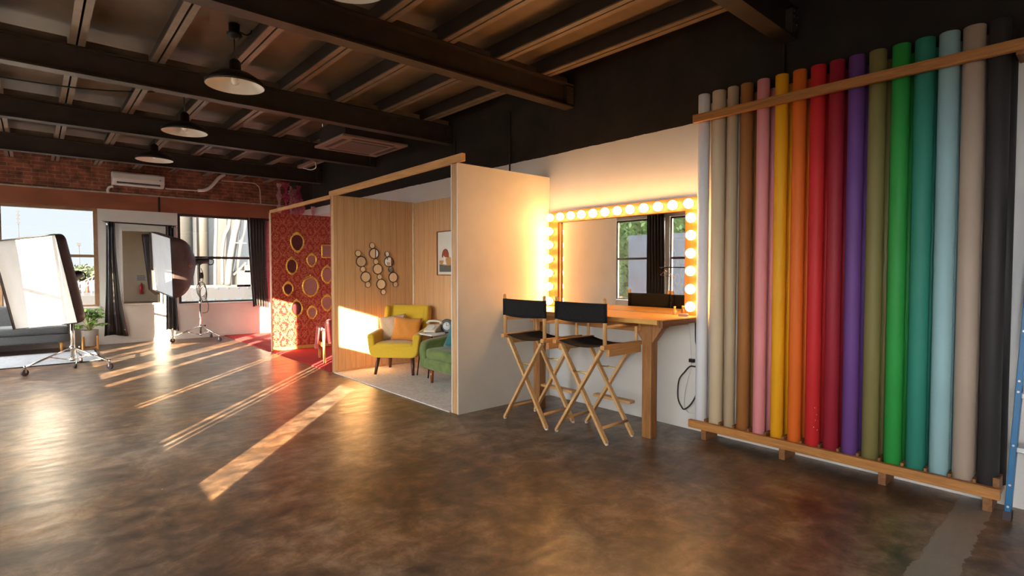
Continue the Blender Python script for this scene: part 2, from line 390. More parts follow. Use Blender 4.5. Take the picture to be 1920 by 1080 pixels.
def struct(name, mb, m, bevel=0, label=None, parent=None):
    o = mb.build(name, m, parent, bevel)
    if not parent: o['kind'] = 'structure'
    if label: o['label'] = label
    return o
def children(o): return [c for c in bpy.data.objects if c.parent == o]
def copy_tree(o, parent=None):
    c = o.copy(); COL.objects.link(c)
    if parent: c.parent = parent
    for ch in children(o): copy_tree(ch, c)
    return c
def smooth_path(pts, k=8):
    pts = [Vector(p) for p in pts]; out = []
    for i in range(len(pts)-1):
        p0 = pts[max(0, i-1)]; p1 = pts[i]; p2 = pts[i+1]; p3 = pts[min(len(pts)-1, i+2)]
        for j in range(k):
            t = j/k
            out.append(.5*((2*p1)+(p2-p0)*t+(2*p0-5*p1+4*p2-p3)*t*t+(3*p1-p0-3*p2+p3)*t**3))
    out.append(pts[-1]); return out

# ================================================================== SETTING
XL, XR, YB, YF = -1.7, 4.31, -4.0, 12.74          # left wall, right wall, back wall, far wall
ZC = 3.53                                          # underside of the ceiling panels
XB = 3.05                                          # front line of the set booths
struct('floor', MB().b2((XL-.3, YB-.3, -.2), (XR+.3, YF+.3, 0)), MT['floor'])
struct('wall_right', MB().b2((XR, YB, 0), (XR+.2, YF+.2, 3.7)), MT['wall_right'])
# ---- ceiling
struct('ceiling', MB().b2((XL-.2, YB-.2, ZC), (XR+.2, YF+.2, ZC+.15)), MT['ceilpaint'])
beam_y = [-2.68, -.48, 1.71, 3.95, 6.15, 8.35, 10.60]
for i, y in enumerate(beam_y):
    m = MB(); x0, x1 = XL, XR-.002; zb, zt = 3.12, 3.36
    m.b2((x0, y-.065, zb), (x1, y+.065, zb+.014)).b2((x0, y-.065, zt-.014), (x1, y+.065, zt)).b2((x0, y-.006, zb+.014), (x1, y+.006, zt-.014))
    o = struct('ceiling_beam', m, MT['beam'], label='dark steel I-beam crossing the ceiling')
    if y > 1:
        c = MB(); c.b2((x1-.10, y-.062, zb+.03), (x1-.002, y-.012, zt-.03))
        for zz in (3.17, 3.22, 3.27, 3.31):
            for xx in (.03, .075): c.cyl((x1-xx, y-.062, zz), (x1-xx, y-.072, zz), .009, n=8)
        c.build('end_bracket', MT['beam'], o)
k = 0
x = .32-4*.597
while x < XR-.05:
    if x > XL+.05:
        m = MB(); z0 = 3.362
        for s in (-1, 1):                                         # two back-to-back channels with a dark gap
            m.b2((x+s*.008, YB, z0), (x+s*.056, YF, z0+.012))
        j = struct('ceiling_joist', m, MT['joist'], label='paired steel channel joist above the beams')
        MB().b2((x-.016, YB, z0+.0125), (x-.008, YF, ZC-.002)).b2((x+.008, YB, z0+.0125), (x+.016, YF, ZC-.002)).build('web', MT['beam'], j)  # web in darker paint, standing in for shade in the recess
    x += .597
for y in beam_y:                                                  # low boards above each beam; pale paint imitates a strip caught by light
    m = MB(); x = .32-4*.597
    while x < XR:
        a, b = max(XL, x+.062), min(XR-.01, x+.597-.062)
        if b > a+.05: m.b2((a, y+.02, 3.362), (b, y+.06, 3.445))
        x += .597
    struct('ceiling_blocking', m, MT['joist'], label='painted blocking between the joists above a beam')

# ---- far wall (windows at x -.42...90 and 2.20..4.0)
ZS, ZT = .72, 2.56
m = MB(); y0, y1 = YF, YF+.25
m.b2((XL-.2, y0, 0), (XR, y1, ZS)).b2((XL-.2, y0, ZS), (-.46, y1, ZT)).b2((.90, y0, ZS), (2.20, y1, ZT)).b2((4.0, y0, ZS), (XR, y1, ZT))
struct('wall_far', m, MT['white_paint'])
m = MB(); m.b2((XL-.2, y0+.005, ZT), (1.88, y1, 2.86)).b2((1.90, y0+.005, ZT), (XR, y1, 2.86))
MT['lintel'] = mat('rust_brown_painted_lintel', (.32, .10, .045), .5, 0, .25, 3, .08, (.4, 1, 1))
struct('trim_1', m, MT['lintel'], label='rust brown lintel band above the far windows')
m = MB(); m.b2((1.875, y0-.012, ZT), (1.91, y0+.004, 2.86))
struct('trim_2', m, MT['beam'])
m = MB(); m.b2((XL, y0-.03, 2.86), (XR, y1, 2.885))
struct('trim_3', m, mat('mortar_ledge', (.42, .37, .32), .8, 0, .25, 9, .2), label='pale mortar ledge below the brick')
struct('wall_far_brick', MB().b2((XL-.2, y0, 2.885), (XR, y1, 3.7)), MT['brick'])
m = MB(); m.b2((XL, y0-.02, 0), (XB-.0, y0, .07))
struct('baseboard_far', m, MT['white_paint'])

# ---- sash windows
WIN = [0]
def window(axis, plane, a0, a1, z0, z1, rail=1.67, sign=1, depth=.12, fw=.05, mats=None, sill=True, sub=True):
    """window in the opening a0..a1 x z0..z1 of a wall; axis = the axis the wall runs along, sign = outward direction"""
    WIN[0] += 1
    mfr = mats or MT['winframe']
    def P(a, d, z): return (a, plane+sign*d, z) if axis == 0 else (plane+sign*d, a, z)
    def bx(m, a, b, d0, d1, za, zb): m.b2(P(a, d0, za), P(b, d1, zb))
    root = bpy.data.objects.new('window_%d' % WIN[0], None); COL.objects.link(root); root['kind'] = 'structure'
    m = MB(); bx(m, a0, a0+fw, .02, depth, z0, z1); bx(m, a1-fw, a1, .02, depth, z0, z1)
    bx(m, a0+fw, a1-fw, .02, depth, z1-fw, z1); bx(m, a0+fw, a1-fw, .02, depth, z0, z0+fw*.8)
    m.build('window_frame', mfr, root, .004)
    if sub:
        m = MB(); bx(m, a0+fw, a1-fw, .025, depth-.013, rail-.025, rail+.025); m.build('meeting_rail', mfr, root, .003)
    if sill:
        m = MB(); bx(m, a0-.03, a1+.03, -.045, .10, z0-.03, z0+.004); m.build('window_sill', MT['white_paint'], root, .004)
    m = MB()
    bx(m, a0+fw, a1-fw, depth-.012, depth-.009, z0+fw*.8, z1-fw)
    m.build('glass_pane', MT['glass'], root)
    return root
w = window(0, YF, -.46, .90, ZS, ZT, mats=MT['winframe_l'])
window(0, YF, 2.20, 4.00, ZS, ZT)
window_far_left_jamb = struct('trim_4', MB().b2((.84, YF-.004, ZS), (.905, YF+.02, ZT)).b2((-.47, YF-.004, ZS), (-.42, YF+.02, ZT)), MT['winframe_l'])

# ---- left wall: a row of openings (some seen in the vanity mirror, others shaped or added for sun and daylight)
openings = [                                      # y0, y1, z0, z1
 (.714, 1.10, .80, 1.46), (.80, 1.50, 1.91, 2.47),
 (2.03, 2.40, .79, 2.45), (3.64, 4.13, .79, 2.47),
 (4.24, 5.12, .72, 2.56), (5.20, 6.47, .72, 2.56), (7.02, 7.90, .72, 2.56), (8.28, 9.40, .72, 2.56), (9.64, 10.85, .72, 2.56), (11.10, 12.40, .72, 2.56),  # first one added for daylight in the booths
 (-1.15, -.30, .72, 2.56), (-3.7, -2.7, .72, 2.56)]  # unseen windows added to bring daylight to the near end
m = MB(); X0, X1 = XL-.02, XL
m.b2((X0, YB, 0), (X1, YF, .70)).b2((X0, YB, 2.58), (X1, YF, 3.7))
def cols():
    ys = sorted({YB, YF, *[o[0] for o in openings], *[o[1] for o in openings]})
    for a, b in zip(ys, ys[1:]):
        mid = (a+b)/2; z = .70
        for o in sorted([o for o in openings if o[0] < mid < o[1]], key=lambda o: o[2]):
            if o[2] > z: m.b2((X0, a, z), (X1, b, o[2]))
            z = o[3]
        if z < 2.58: m.b2((X0, a, z), (X1, b, 2.58))
cols()
struct('wall_left', m, MT['white_paint'])
for a, b, z0, z1 in openings:
    big = z1-z0 > 1.7
    window(1, XL, a, b, z0, z1, sign=-1, depth=.06 if big else .03, fw=.045 if big else .01, sub=big, sill=big)

# ---- back wall with a door (seen in the far mirror)
struct('wall_back', MB().b2((XL-.2, YB-.2, 0), (XR, YB, 3.7)), mat('cream_wall_paint', (.84, .70, .52), .55, 0, .04, 3, .1, bscale=40))
dr = bpy.data.objects.new('door_1', None); COL.objects.link(dr); dr['kind'] = 'structure'; dr.location = (1.6, YB, 0)
MB().b2((-.45, .0, 0), (.45, .05, 2.1)).build('door_leaf', MT['white_paint'], dr, .004)
m = MB(); m.b2((-.53, 0, 0), (-.455, .07, 2.18)).b2((.455, 0, 0), (.53, .07, 2.18)).b2((-.455, 0, 2.105), (.455, .07, 2.18)); m.build('door_frame', MT['white_paint'], dr, .004)
MB().cyl((-.38, .05, 1.0), (-.38, .11, 1.0), .012).sphere((-.38, .12, 1.0), .03).build('door_handle', MT['chrome'], dr)

# ---- booth partitions (stud framed set walls)
def partition(name, y0, y1, front_mat, front_thick, label, zt=2.43, back_mat=None):
    root = bpy.data.objects.new(name, None); COL.objects.link(root); root['kind'] = 'structure'; root['label'] = label
    MB().b2((XB, y0, 0), (XR-.003, y0+front_thick, zt)).build('front_panel', front_mat, root)
    MB().b2((XB, y1-.012, 0), (XR-.003, y1, zt)).build('back_panel', back_mat or MT['white_paint'], root)
    MB().b2((XB+.001, y0+front_thick+.001, 0), (XB+.035, y1-.013, zt-.002)).build('end_stud', MT['stud'], root, .003)
    MB().b2((XB+.036, y0+front_thick+.001, zt-.04), (XR-.004, y1-.013, zt-.001)).build('top_plate', MT['stud'], root)
    return root
partition('wall_cream_partition', 4.235, 4.345, MT['white_paint'], .012, 'white painted stud partition beside the vanity mirror', 2.43, MT['white_paint'])
partition('wall_wood_partition', 7.105, 7.20, MT['panel_x'], .012, 'oak panelled stud partition behind the yellow armchair', 2.42, MT['damask'])
partition('wall_red_partition', 9.665, 9.76, MT['damask'], .012, 'stud partition covered in red damask wallpaper', 2.39, MT['white_paint'])
# timber header rails laid along the tops of the partitions
struct('trim_5', MB().bar((XB+.02, 7.24, 2.445), (XB+.02, 4.16, 2.475), .04, .075, (0, 0, 1)), MT['pine_y'], .003, 'pine header rail over the yellow chair booth')
struct('trim_6', MB().bar((XB+.02, 9.74, 2.41), (XB+.02, 7.205, 2.41), .04, .05, (0, 0, 1)), MT['pine_y'], .003, 'pine header rail over the red booth')
# panelling and mouldings on the right wall inside the first booth
struct('wall_right_panelling', MB().b2((XR-.012, 4.346, 0), (XR-.001, 7.104, 2.41)), MT['panel_y'], label='oak panelling on the right wall of the booth')
struct('trim_7', MB().b2((XR-.034, 7.072, .03), (XR-.013, 7.104, 2.41)), mat('cream_moulding', (.72, .58, .40), .5), .004, 'cream corner moulding in the booth')
struct('trim_8', MB().b2((XB+.005, 7.088, .012), (XR-.04, 7.104, .035)), MT['pine_y'], .003)
struct('trim_9', MB().b2((XB+.005, 9.645, .012), (XR-.04, 9.664, .07)), MT['goldleg'], .003)
struct('wall_right_pink_boarding', MB().b2((XR-.012, 7.21, 0), (XR-.001, 9.66, 2.40)).b2((XR-.012, 9.77, 0), (XR-.001, YF-.001, 2.52)), mat('pink_white_boarding', (.72, .46, .44), .5, 0, .06, 5, .08, (1, 8, .3)), label='pale pink boarding on the right wall')
# black conduit line down the dark wall
struct('trim_10', MB().cyl((XR-.012, 4.9, 2.42), (XR-.012, 4.9, 3.3), .01, n=8).cyl((XR-.012, 6.02, 2.3), (XR-.012, 6.02, 3.2), .012, n=8).cyl((XR-.012, 1.74, 2.72), (XR-.012, 1.74, 3.12), .01, n=8), MT['beam'])

# ================================================================== OUTSIDE
MT['asphalt'] = mat('asphalt', (.33, .30, .27), .9, 0, .2, 3, .1)
struct('ground', MB().b2((-90, -60, -.9), (90, YF+.5, -.6)), MT['asphalt'])
struct('ground_far_yard', MB().b2((-90, YF+.5, -.9), (90, 140, -.6)), mat('dark_asphalt', (0.0101, 0.0095, 0.0095), .9, 0, .2, 3, .1))
MT['silo'] = mat('silo_cladding', (0.0229, 0.0203, 0.0161), .6, 0, .06, 1.2, .05)
MT['silo_s'] = mat('silo_ribbed_cladding', (0.0177, 0.0173, 0.0167), .6, 0, .12, 2.5, .1, (5, 5, .05))
MT['pipe'] = mat('pale_duct_pipe', (0.0368, 0.0344, 0.0302), .5, 0, .06, 2, .03)
MT['slate'] = mat('purple_grey_parapet', (0.0038, 0.0032, 0.0041), .8, 0, .25, 2, .1)
# grain silo building opposite the right-hand window
t = thing('silo_building', (6.4, 32, -.6), 'pale industrial silo building with bent ducts outside the right far window', 'building')
MB().cyl((-.75, 1.2, 0), (-.75, 1.2, 12), .78, n=40).build('silo', MT['silo'], t)
MB().cyl((.42, 1.0, 0), (.42, 1.0, 12), .32, n=32).build('silo', MT['silo'], t)
MB().b2((-.02, .55, 0), (.08, .65, 12)).build('dark_strip', MT['slate'], t)  # dark upright strip between the silos
MB().b2((.6, 1.3, 0), (5.5, 4, 12)).build('ribbed_wall', MT['silo_s'], t)
for pts, r in (([(.86, .3, .9), (.90, .3, 3.0), (.97, .3, 4.5), (1.05, .3, 9)], .085), ([(1.22, .3, 1.2), (1.24, .3, 3.0), (1.38, .3, 3.9), (1.60, .3, 4.5), (1.72, .3, 6)], .095), ([(1.45, .2, 1.2), (1.60, .2, 2.6), (1.82, .2, 3.9), (2.05, .2, 5), (2.3, .2, 8)], .17), ([(1.80, .5, 1.9), (1.96, .5, 2.8), (2.22, .5, 5), (2.4, .5, 8)], .08)): MB().tube(smooth_path(pts, 6), r, 14).build('duct', MT['pipe'], t)
MB().b2((1.7, .05, 3.48), (2.4, .09, 3.53)).b2((2.02, .05, 3.36), (2.06, .09, 3.66)).build('catwalk', MT['pipe'], t)
MB().b2((1.9, .1, 1.1), (2.6, .8, 2.0)).bar((1.75, .2, 1.75), (2.4, .2, 2.45), .10, .10).b2((2.3, .1, 1.9), (2.6, .5, 2.3)).build('hopper', MT['silo'], t)
MB().b2((-1.6, .1, .9), (2.8, .6, 1.22)).build('roof_kerb', MT['silo'], t)
t = thing('parapet_building', (6.6, 26, -.6), 'low purple-grey building with a notched parapet in front of the silos', 'building')
MB().b2((-3.2, 0, -2), (4.6, 3, 1.17)).build('wall', MT['slate'], t)
for i in range(14): MB().b2((-3.1+i*.42, 0, 1.17), (-2.85+i*.42, .3, 1.26)).build('merlon', MT['slate'], t)
for i in range(9): MB().b2((-2.7+i*.55, -.03, .32), (-2.42+i*.55, 0, .78)).build('window', mat('blue_grey_glass', (0.0090, 0.0153, 0.0180), .2), t)
# left-hand window: trees, lamp mast, antenna, white gantry, dark yard wall
leafm = mat('tree_leaves', (0.0300, 0.0345, 0.0090), .6, 0, .4, 3, .2)
leafd = mat('hedge_leaves', (.045, .085, .02), .6, 0, .5, 5, .3)
def foliage(mb, c, rad, n, size, sc=(1, 1, 1)):
    for _ in range(n):
        d = Vector((random.gauss(0, 1), random.gauss(0, 1), random.gauss(0, 1))).normalized()*rad*random.random()**.4
        p = Vector(c)+Vector([d[i]*sc[i] for i in range(3)])
        a = Vector((random.gauss(0, 1), random.gauss(0, 1), random.gauss(0, 1))).normalized(); b = a.orthogonal().normalized()*size*.5
        v = [mb.bm.verts.new(p+q) for q in (a*size, b, -a*size, -b)]; mb.bm.faces.new(v)
for x_, y_, h_, lab in ((-1.5, 58, 2.5, 'sunlit olive tree beyond the left far window, behind the big softbox'), (2.15, 57, 2.35, 'sunlit olive tree beyond the left far window, beside the lamp mast'), (3.55, 62, 2.5, 'olive tree beyond the left far window, nearest its right jamb')):
    t = thing('tree', (x_, y_, -.6), lab, 'tree', group='trees beyond the left window')
    MB().cyl((0, 0, -.6), (0, 0, h_*.6), .16, .1, 8).build('trunk', MT['darkleg'], t)
    m = MB(); foliage(m, (0, 0, h_*.72), h_*.45, 700, .22, (1.5, 1, .6)); m.build('foliage', leafm, t, recalc=False)
t = thing('antenna_mast', (-.90, 60, -.6), 'thin lattice antenna mast against the sky', 'mast')
MB().cyl((0, 0, 0), (0, 0, 6.8), .03, n=6).build('pole', MT['slate'], t)
m = MB()
m.b2((-.05, -.05, 5.8), (.05, .05, 6.9))
for z in (5.9, 6.2, 6.5, 6.8): m.b2((-.12, -.03, z), (.12, .03, z+.05))
m.build('antenna', MT['slate'], t)
t = thing('lamp_mast', (2.95, 60, -.6), 'street lamp mast seen above the window rail', 'lamp post')
MB().cyl((0, 0, 0), (0, 0, 4.2), .04, .03, 8).build('pole', MT['slate'], t)
MB().b2((-.14, -.10, 4.15), (.14, .10, 4.4)).build('lamp_head', MT['slate'], t)
t = thing('gantry', (1.75, 36, -.6), 'white sloping steel conveyor gantry outside the left far window', 'gantry')
m = MB()
for s in (0, .34): m.bar((-.3, 0, .85+s), (1.1, 0, 1.65+s), .05, .05)
for i in range(9):
    a = i/8; m.bar((-.3+1.4*a, 0, .85+.8*a), (-.3+1.4*min(1, a+.125), 0, 1.19+.8*min(1, a+.125)), .04, .04)
m.build('truss', MT['pipe'], t)
m = MB()
for xx in (.1, .45, .8): m.b2((xx, -.05, 0), (xx+.06, .05, 1.0+xx*.55))
m.b2((.0, -.3, .0), (1.5, .3, .62)); m.build('support', MT['pipe'], t)
struct('exterior_yard_wall', MB().b2((-9, 30, -.6), (3.2, 30.3, .30)), MT['slate'], label='dark yard wall outside the left far window')
# outside the left wall: blue-grey block wall and clipped hedge (reflected in the vanity mirror)
struct('exterior_block_wall', MB().b2((-4.7, 6.5, -.6), (-4.5, 9.6, 2.42)), mat('blue_grey_block_wall', (.042, .054, .080), .8, 0, .15, 2, .1), label='blue-grey wall outside the left windows')
t = thing('hedge', (-5.6, 10.3, -.6), 'tall green hedge behind the blue-grey wall, seen in the vanity mirror', 'hedge')
m = MB()
for _ in range(7000):
    p = Vector((random.uniform(-.55, .75), random.uniform(-5.1, .4), random.uniform(0, 4.6)))
    a = Vector((random.gauss(0, 1), random.gauss(0, 1), random.gauss(0, 1))).normalized(); b = a.orthogonal().normalized()*.05; a *= .1
    m.bm.faces.new([m.bm.verts.new(p+q) for q in (a, b, -a, -b)])
m.build('foliage', leafd, t, recalc=False)
MB().b2((-.3, -5.0, 0), (.4, .3, 4.4)).build('core', leafd, t)  # hedge lengthened at its near end to block the low sun
# unseen piers added beyond the near left windows to keep low sun off the foreground
struct('exterior_sun_piers', MB().b2((-3.3, -5.8, -.6), (-3.1, -4.25, 3.25)).b2((-3.3, -3.15, -.6), (-3.1, -1.98, 3.25)), MT['silo_s'], label='added sun blocking piers outside the near left windows')
struct('exterior_sun_screen', MB().b2((-3.4, 2.36, -.6), (-3.25, 3.30, 3.2)), MT['silo_s'], label='narrow screen added to block sun outside the left windows')  # unseen screen, added to stop sun entering the extra window

# ================================================================== BACKDROP PAPER ROLLS
rolls = [  # colour words, linear colour, y, width in the photo (pixels)
 ('white', (.78, .78, .82), 2.327, 21), ('cream', (.66, .52, .35), 2.200, 25), ('slim beige', (.50, .385, .255), 2.078, 19.5),
 ('tan brown', (.34, .135, .035), 1.969, 22), ('pink', (.80, .30, .32), 1.841, 22), ('golden yellow', (.86, .40, .008), 1.706, 23),
 ('orange', (.80, .16, .018), 1.581, 23.5), ('bright red', (.62, .022, .025), 1.458, 26), ('crimson', (.33, .014, .03), 1.337, 26),
 ('purple', (.15, .055, .25), 1.219, 27), ('olive green', (.22, .19, .065), 1.098, 28), ('vivid green', (.025, .32, .055), .970, 29),
 ('teal', (.03, .245, .175), .848, 31.5), ('light blue', (.32, .52, .56), .728, 31.5), ('warm grey', (.46, .36, .28), .612, 34), ('black', (.030, .027, .028), .497, 33)]
core_m = mat('cardboard_core', (.30, .20, .12), .8)
where = {'white': 'leftmost on the wooden wall rack, next to the vanity mirror', 'black': 'last on the wall rack, beside the blue ladder'}
for i, (nm, c, y, wpx) in enumerate(rolls):
    dep = _f.x*4.2+_f.y*y; r = wpx/2*dep/FPX*.985
    zt = 2.852-.001*i; z0 = .132
    lab = '%s paper backdrop roll %s' % (nm, where.get(nm) or 'between the %s and %s front rolls' % (rolls[i-1][0], rolls[i+1][0]))
    t = thing('backdrop_roll', (4.128+.012+r, y, z0), lab, 'paper roll', group='seamless paper rolls on the wall rack')
    L = zt-z0
    mt = mat('paper_'+nm.replace(' ', '_'), c, .62, 0, .03, 3, .02)
    MB().lathe([(.03, 0), (r-.003, 0), (r, .003), (r, L-.003), (r-.003, L), (.03, L), (.03, 0)], n=40).build('paper', mt, t)
    if nm == 'bright red':
        m = MB()
        for dz, da in ((.24, .3), (.20, -.1), (.15, -.5), (.13, .5), (.29, -.3)):
            a = PI+.75+da*.5; m.sphere((math.cos(a)*r, math.sin(a)*r, dz), .005, 6, sc=(.5, .5, 1))
        m.build('scuff_marks', MT['white_paint'], t)
    MB().lathe([(.024, -.003), (.029, -.003), (.029, L+.004), (.024, L+.004), (.024, -.003)], n=20).build('core', core_m, t)
for i, (nm, c, y, wpx) in enumerate(rolls):
    r = .029; t = thing('slim_backdrop_roll', (XR-.004-r, y-.043, .132), 'thin %s paper roll tucked behind the %s front roll' % (nm.replace('slim ', ''), nm), 'paper roll', group='slim rolls behind the front row')
    L = 2.66
    MB().lathe([(.017, 0), (r, 0), (r, L), (.017, L), (.017, 0)], n=24).build('paper', bpy.data.materials['paper_'+nm.replace(' ', '_')], t)
    MB().lathe([(.012, -.002), (.016, -.002), (.016, L+.004), (.012, L+.004), (.012, -.002)], n=16).build('core', core_m, t)
t = thing('backdrop_rack', (4.2, 1.4, 0), 'stained pine wall rack of two long rails holding the paper rolls', 'rack')
m = MB(); m.b2((-.115, -1.015, 2.615), (-.077, .975, 2.678)); m.build('top_rail', MT['rail'], t, .003)
for yy in (-1.015,): MB().b2((-.0765, yy, 2.60), (.108, yy+.038, 2.678)).build('end_block', MT['rail_x'], t, .003)
MB().b2((-.11, -.97, .086), (-.072, .99, .150)).build('bottom_rail', MT['rail'], t, .003)
MB().b2((-.071, -.965, .10), (.109, .985, .128)).build('shelf_board', MT['rail'], t)
for yy in (.84, .215, -.415, -.935): MB().b2((-.085, yy, 0), (.105, yy+.045, .0855)).build('foot', MT['rail_x'], t, .003)
ys = [q[2] for q in rolls]
for a, b in zip(ys, ys[1:]): MB().b2((-.0715, (a+b)/2-1.4-.012, .1285), (.10, (a+b)/2-1.4+.004, .168)).build('divider', MT['rail_x'], t)
for yy in (-.962,): MB().b2((-.0715, yy, .1285), (.10, yy+.03, .20)).build('divider', MT['rail_x'], t)

# ================================================================== VANITY COUNTER AND MIRROR
t = thing('makeup_counter', (3.96, 3.3, 0), 'long pine makeup counter under the bulb lit mirror', 'counter')
m = MB()
for i in range(4): m.b2((-.325+i*.161, -.90, .972), (-.325+(i+1)*.161-.002, .93, 1.01))
m.build('table_top', MT['counter'], t, .002)
MB().b2((-.157, -.63, .885), (-.122, .715, .971)).build('apron', MT['rail'], t, .003)
MB().b2((-.30, -.935, .945), (-.214, -.902, 1.008)).b2((-.215, -.93, .955), (.10, -.902, 1.006)).b2((.10, -.925, .96), (.32, -.902, 1.004)).build('end_trim', MT['rail_x'], t, .003)
for yy in (-.74, .575): MB().b2((-.16, yy, 0), (-.07, yy+.09, .97)).build('leg', MT['counterleg'], t, .004)
for yy in (-.65,): MB().prism([(yy+.001, .80), (yy+.001, .97), (yy+.12, .97)], 0, -.15, -.08).build('brace', MT['counterleg'], t)
MB().prism([(-.741, .80), (-.741, .97), (-.86, .97)], 0, -.15, -.08).build('brace', MT['counterleg'], t)

t = thing('vanity_mirror', (4.28, 3.29, 1.012), 'large makeup mirror in a pine board frame studded with round bulbs', 'mirror')
MB().b2((-.034, -.886, .905), (.028, .895, 1.022)).build('frame_board', MT['frameboard'], t, .002)
MB().b2((-.034, -.886, 0), (.028, -.762, .904)).build('frame_board', MT['frameboard_z'], t, .002)
MB().b2((-.034, .760, 0), (.028, .895, .904)).build('frame_board', MT['frameboard_z'], t, .002)
MB().b2((-.004, -.761, .0), (.002, .759, .904)).build('mirror_glass', MT['mirror'], t)
MB().b2((-.020, .728, .0), (-.005, .7595, .904)).build('reflection_strip', MT['counterleg'], t)  # brown strip standing in for the frame's reflection at the glass edge
tops = [4.118, 3.967, 3.815, 3.669, 3.518, 3.367, 3.218, 3.07, 2.917, 2.767, 2.619, 2.465]
spots = [(y, 1.971) for y in tops] + [(4.129, z) for z in (1.823, 1.678, 1.525, 1.372, 1.227, 1.07)] + [(2.44, z) for z in (1.849, 1.70, 1.546, 1.396, 1.241, 1.091)]
for y, z in spots:
    b = MB().sphere((-.090, y-3.29, z-1.012), .0425, 20).build('bulb', MT['bulb'], t)
    MB().cyl((-.034, y-3.29, z-1.012), (-.055, y-3.29, z-1.012), .022, .018, 12).build('socket', MT['white_plastic'], b)
# small things at the counter's near end
o = MB().rbox((0, 0, .012), (.03, .09, .024), .008, n=3).build('makeup_palette', mat('pink_grey_case', (.35, .22, .24), .4)); o.location = (4.12, 2.46, 1.0105); tag(o, 'small pinkish case lying at the near end of the makeup counter', 'makeup case')
t = thing('perfume_bottle', (4.21, 2.60, 1.0105), 'tiny glass bottle against the mirror at the counter end', 'bottle')
MB().lathe([(0, 0), (.016, 0), (.016, .04), (.008, .048), (.008, .055), (0, .055)], n=16).build('bottle_body', mat('amber_glass', (.45, .22, .10), .15), t)
MB().cyl((0, 0, .0555), (0, 0, .075), .01, n=12).build('cap', MT['gold'], t)

# cords hanging on the wall under the counter
def cord(name, pts, r, mt, lab, cat='cord'):
    P = [on(px, py, 0, xx) for px, py, xx in pts]
    o = MB().tube(smooth_path(P, 8), r, 8).build(name, mt); return tag(o, lab, cat)
o = cord('power_cord', [(1304, 604, 4.285), (1304.5, 640, 4.285), (1308, 655, 4.285), (1307, 685, 4.285), (1294, 687, 4.28), (1284, 697, 4.275), (1273, 713, 4.27), (1271, 745, 4.27), (1278, 763, 4.27), (1284, 767, 4.27), (1296, 757, 4.27), (1306, 738, 4.275), (1307, 718, 4.28)], .0065, MT['plastic'], 'black power cord looped on the white wall below the counter end')
MB().b2((4.262, 2.445, .60), (4.29, 2.49, .63)).build('plug', MT['plastic'], o)
cord('clear_cord', [(1292, 607, 4.295), (1294, 640, 4.295), (1296, 680, 4.292), (1291, 705, 4.288), (1284, 735, 4.285), (1283, 762, 4.285), (1292, 774, 4.285), (1306, 775, 4.285)], .004, MT['white_plastic'], 'thin clear cord hanging beside the black power cord')

# ================================================================== DIRECTOR'S CHAIRS
def director_chair(loc, lab):
    """faces +X (towards the mirror); the origin is under the middle of the back legs"""
    t = thing('director_chair', loc, lab, "chair", group="tall director's chairs at the makeup counter")
    W = .262
    for s in (-1, 1):
        MB().b2((-.035, s*W-.02, .772), (.475, s*W+.02, .806)).build('seat_rail', MT['oak_x'], t, .004)
        MB().b2((.03, s*W-.018, .712), (.462, s*W+.012, .7715)).build('seat_cleat', MT['oak_x'], t, .004)
        MB().cyl((0, s*W, .807), (-.005, s*W, 1.165), .0165, .015, 12).sphere((-.005, s*W, 1.165), .016, 10).build('back_post', MT['oak'], t)
        MB().cyl((.415, s*W, .807), (.412, s*W, .932), .015, .0135, 12).build('arm_post', MT['oak'], t)
        MB().cyl((.418, s*W, .945), (.012, s*W, .950), .0145, .013, 12).build('armrest', MT['oak_x'], t)
        MB().cyl((.05, s*.205, .125), (.375, s*.205, .125), .0125, n=10).build('stretcher', MT['oak_x'], t)
    for x, dx in ((.0, .026), (.395, -.026)):
        for s, d in ((1, 0), (-1, dx)):
            l = MB().bar((x+d, s*.262, .016), (x+d, -s*.232, .765), .024, .042, (1, 0, 0)).build('leg', MT['oak'], t, .004)
            MB().cyl((x+d, s*.264, 0), (x+d, s*.262, .0155), .013, .016, 12).build('foot_glide', MT['white_plastic'], l)
        c = .558; yh = .262-(c/.765)*.494
        MB().cyl((x+dx*.5-.012, yh+.02, c), (x+dx*.5-.012, -yh-.02, c-.002), .006, n=8).sphere((x+dx*.5-.012, 0, c), .012, 8, sc=(.8, 1.6, .8)).build('hinge', MT['brass'], t)
        MB().cyl((x-.022 if x < .2 else x+.022, 0, .40), (x+.04 if x < .2 else x-.04, 0, .40), .008, n=8).build('pivot_bolt', MT['brass'], t)
    MB().b2((.412, -.205, .256), (.485, .205, .281)).build('footrest', MT['oak_y'], t, .005)
    def seat(u, v): return (.005+.44*u, (v-.5)*2*(W-.012), .802-.035*(1-(2*v-1)**2))
    MB().grid(seat, 6, 14).build('seat', MT['canvas'], t, solid=.005)
    def bk(u, v): return (-.012-.028*(1-(2*v-1)**2)+.006*math.sin(7*v+3*u), (v-.5)*2*(W+.004), .985+.152*u-.010*(1-(2*v-1)**2)*(1-u))
    b = MB().grid(bk, 5, 18).build('backrest', MT['canvas'], t, solid=.005)
    for s in (-1, 1): MB().cyl((-.003, s*W, .984), (-.005, s*W, 1.138), .0195, .0185, 14).build('sleeve', MT['canvas'], b)
    return t
director_chair((3.375, 2.965, 0), "black canvas director's chair nearer the paper roll rack")
director_chair((3.31, 3.575, 0), "black canvas director's chair nearer the white partition")

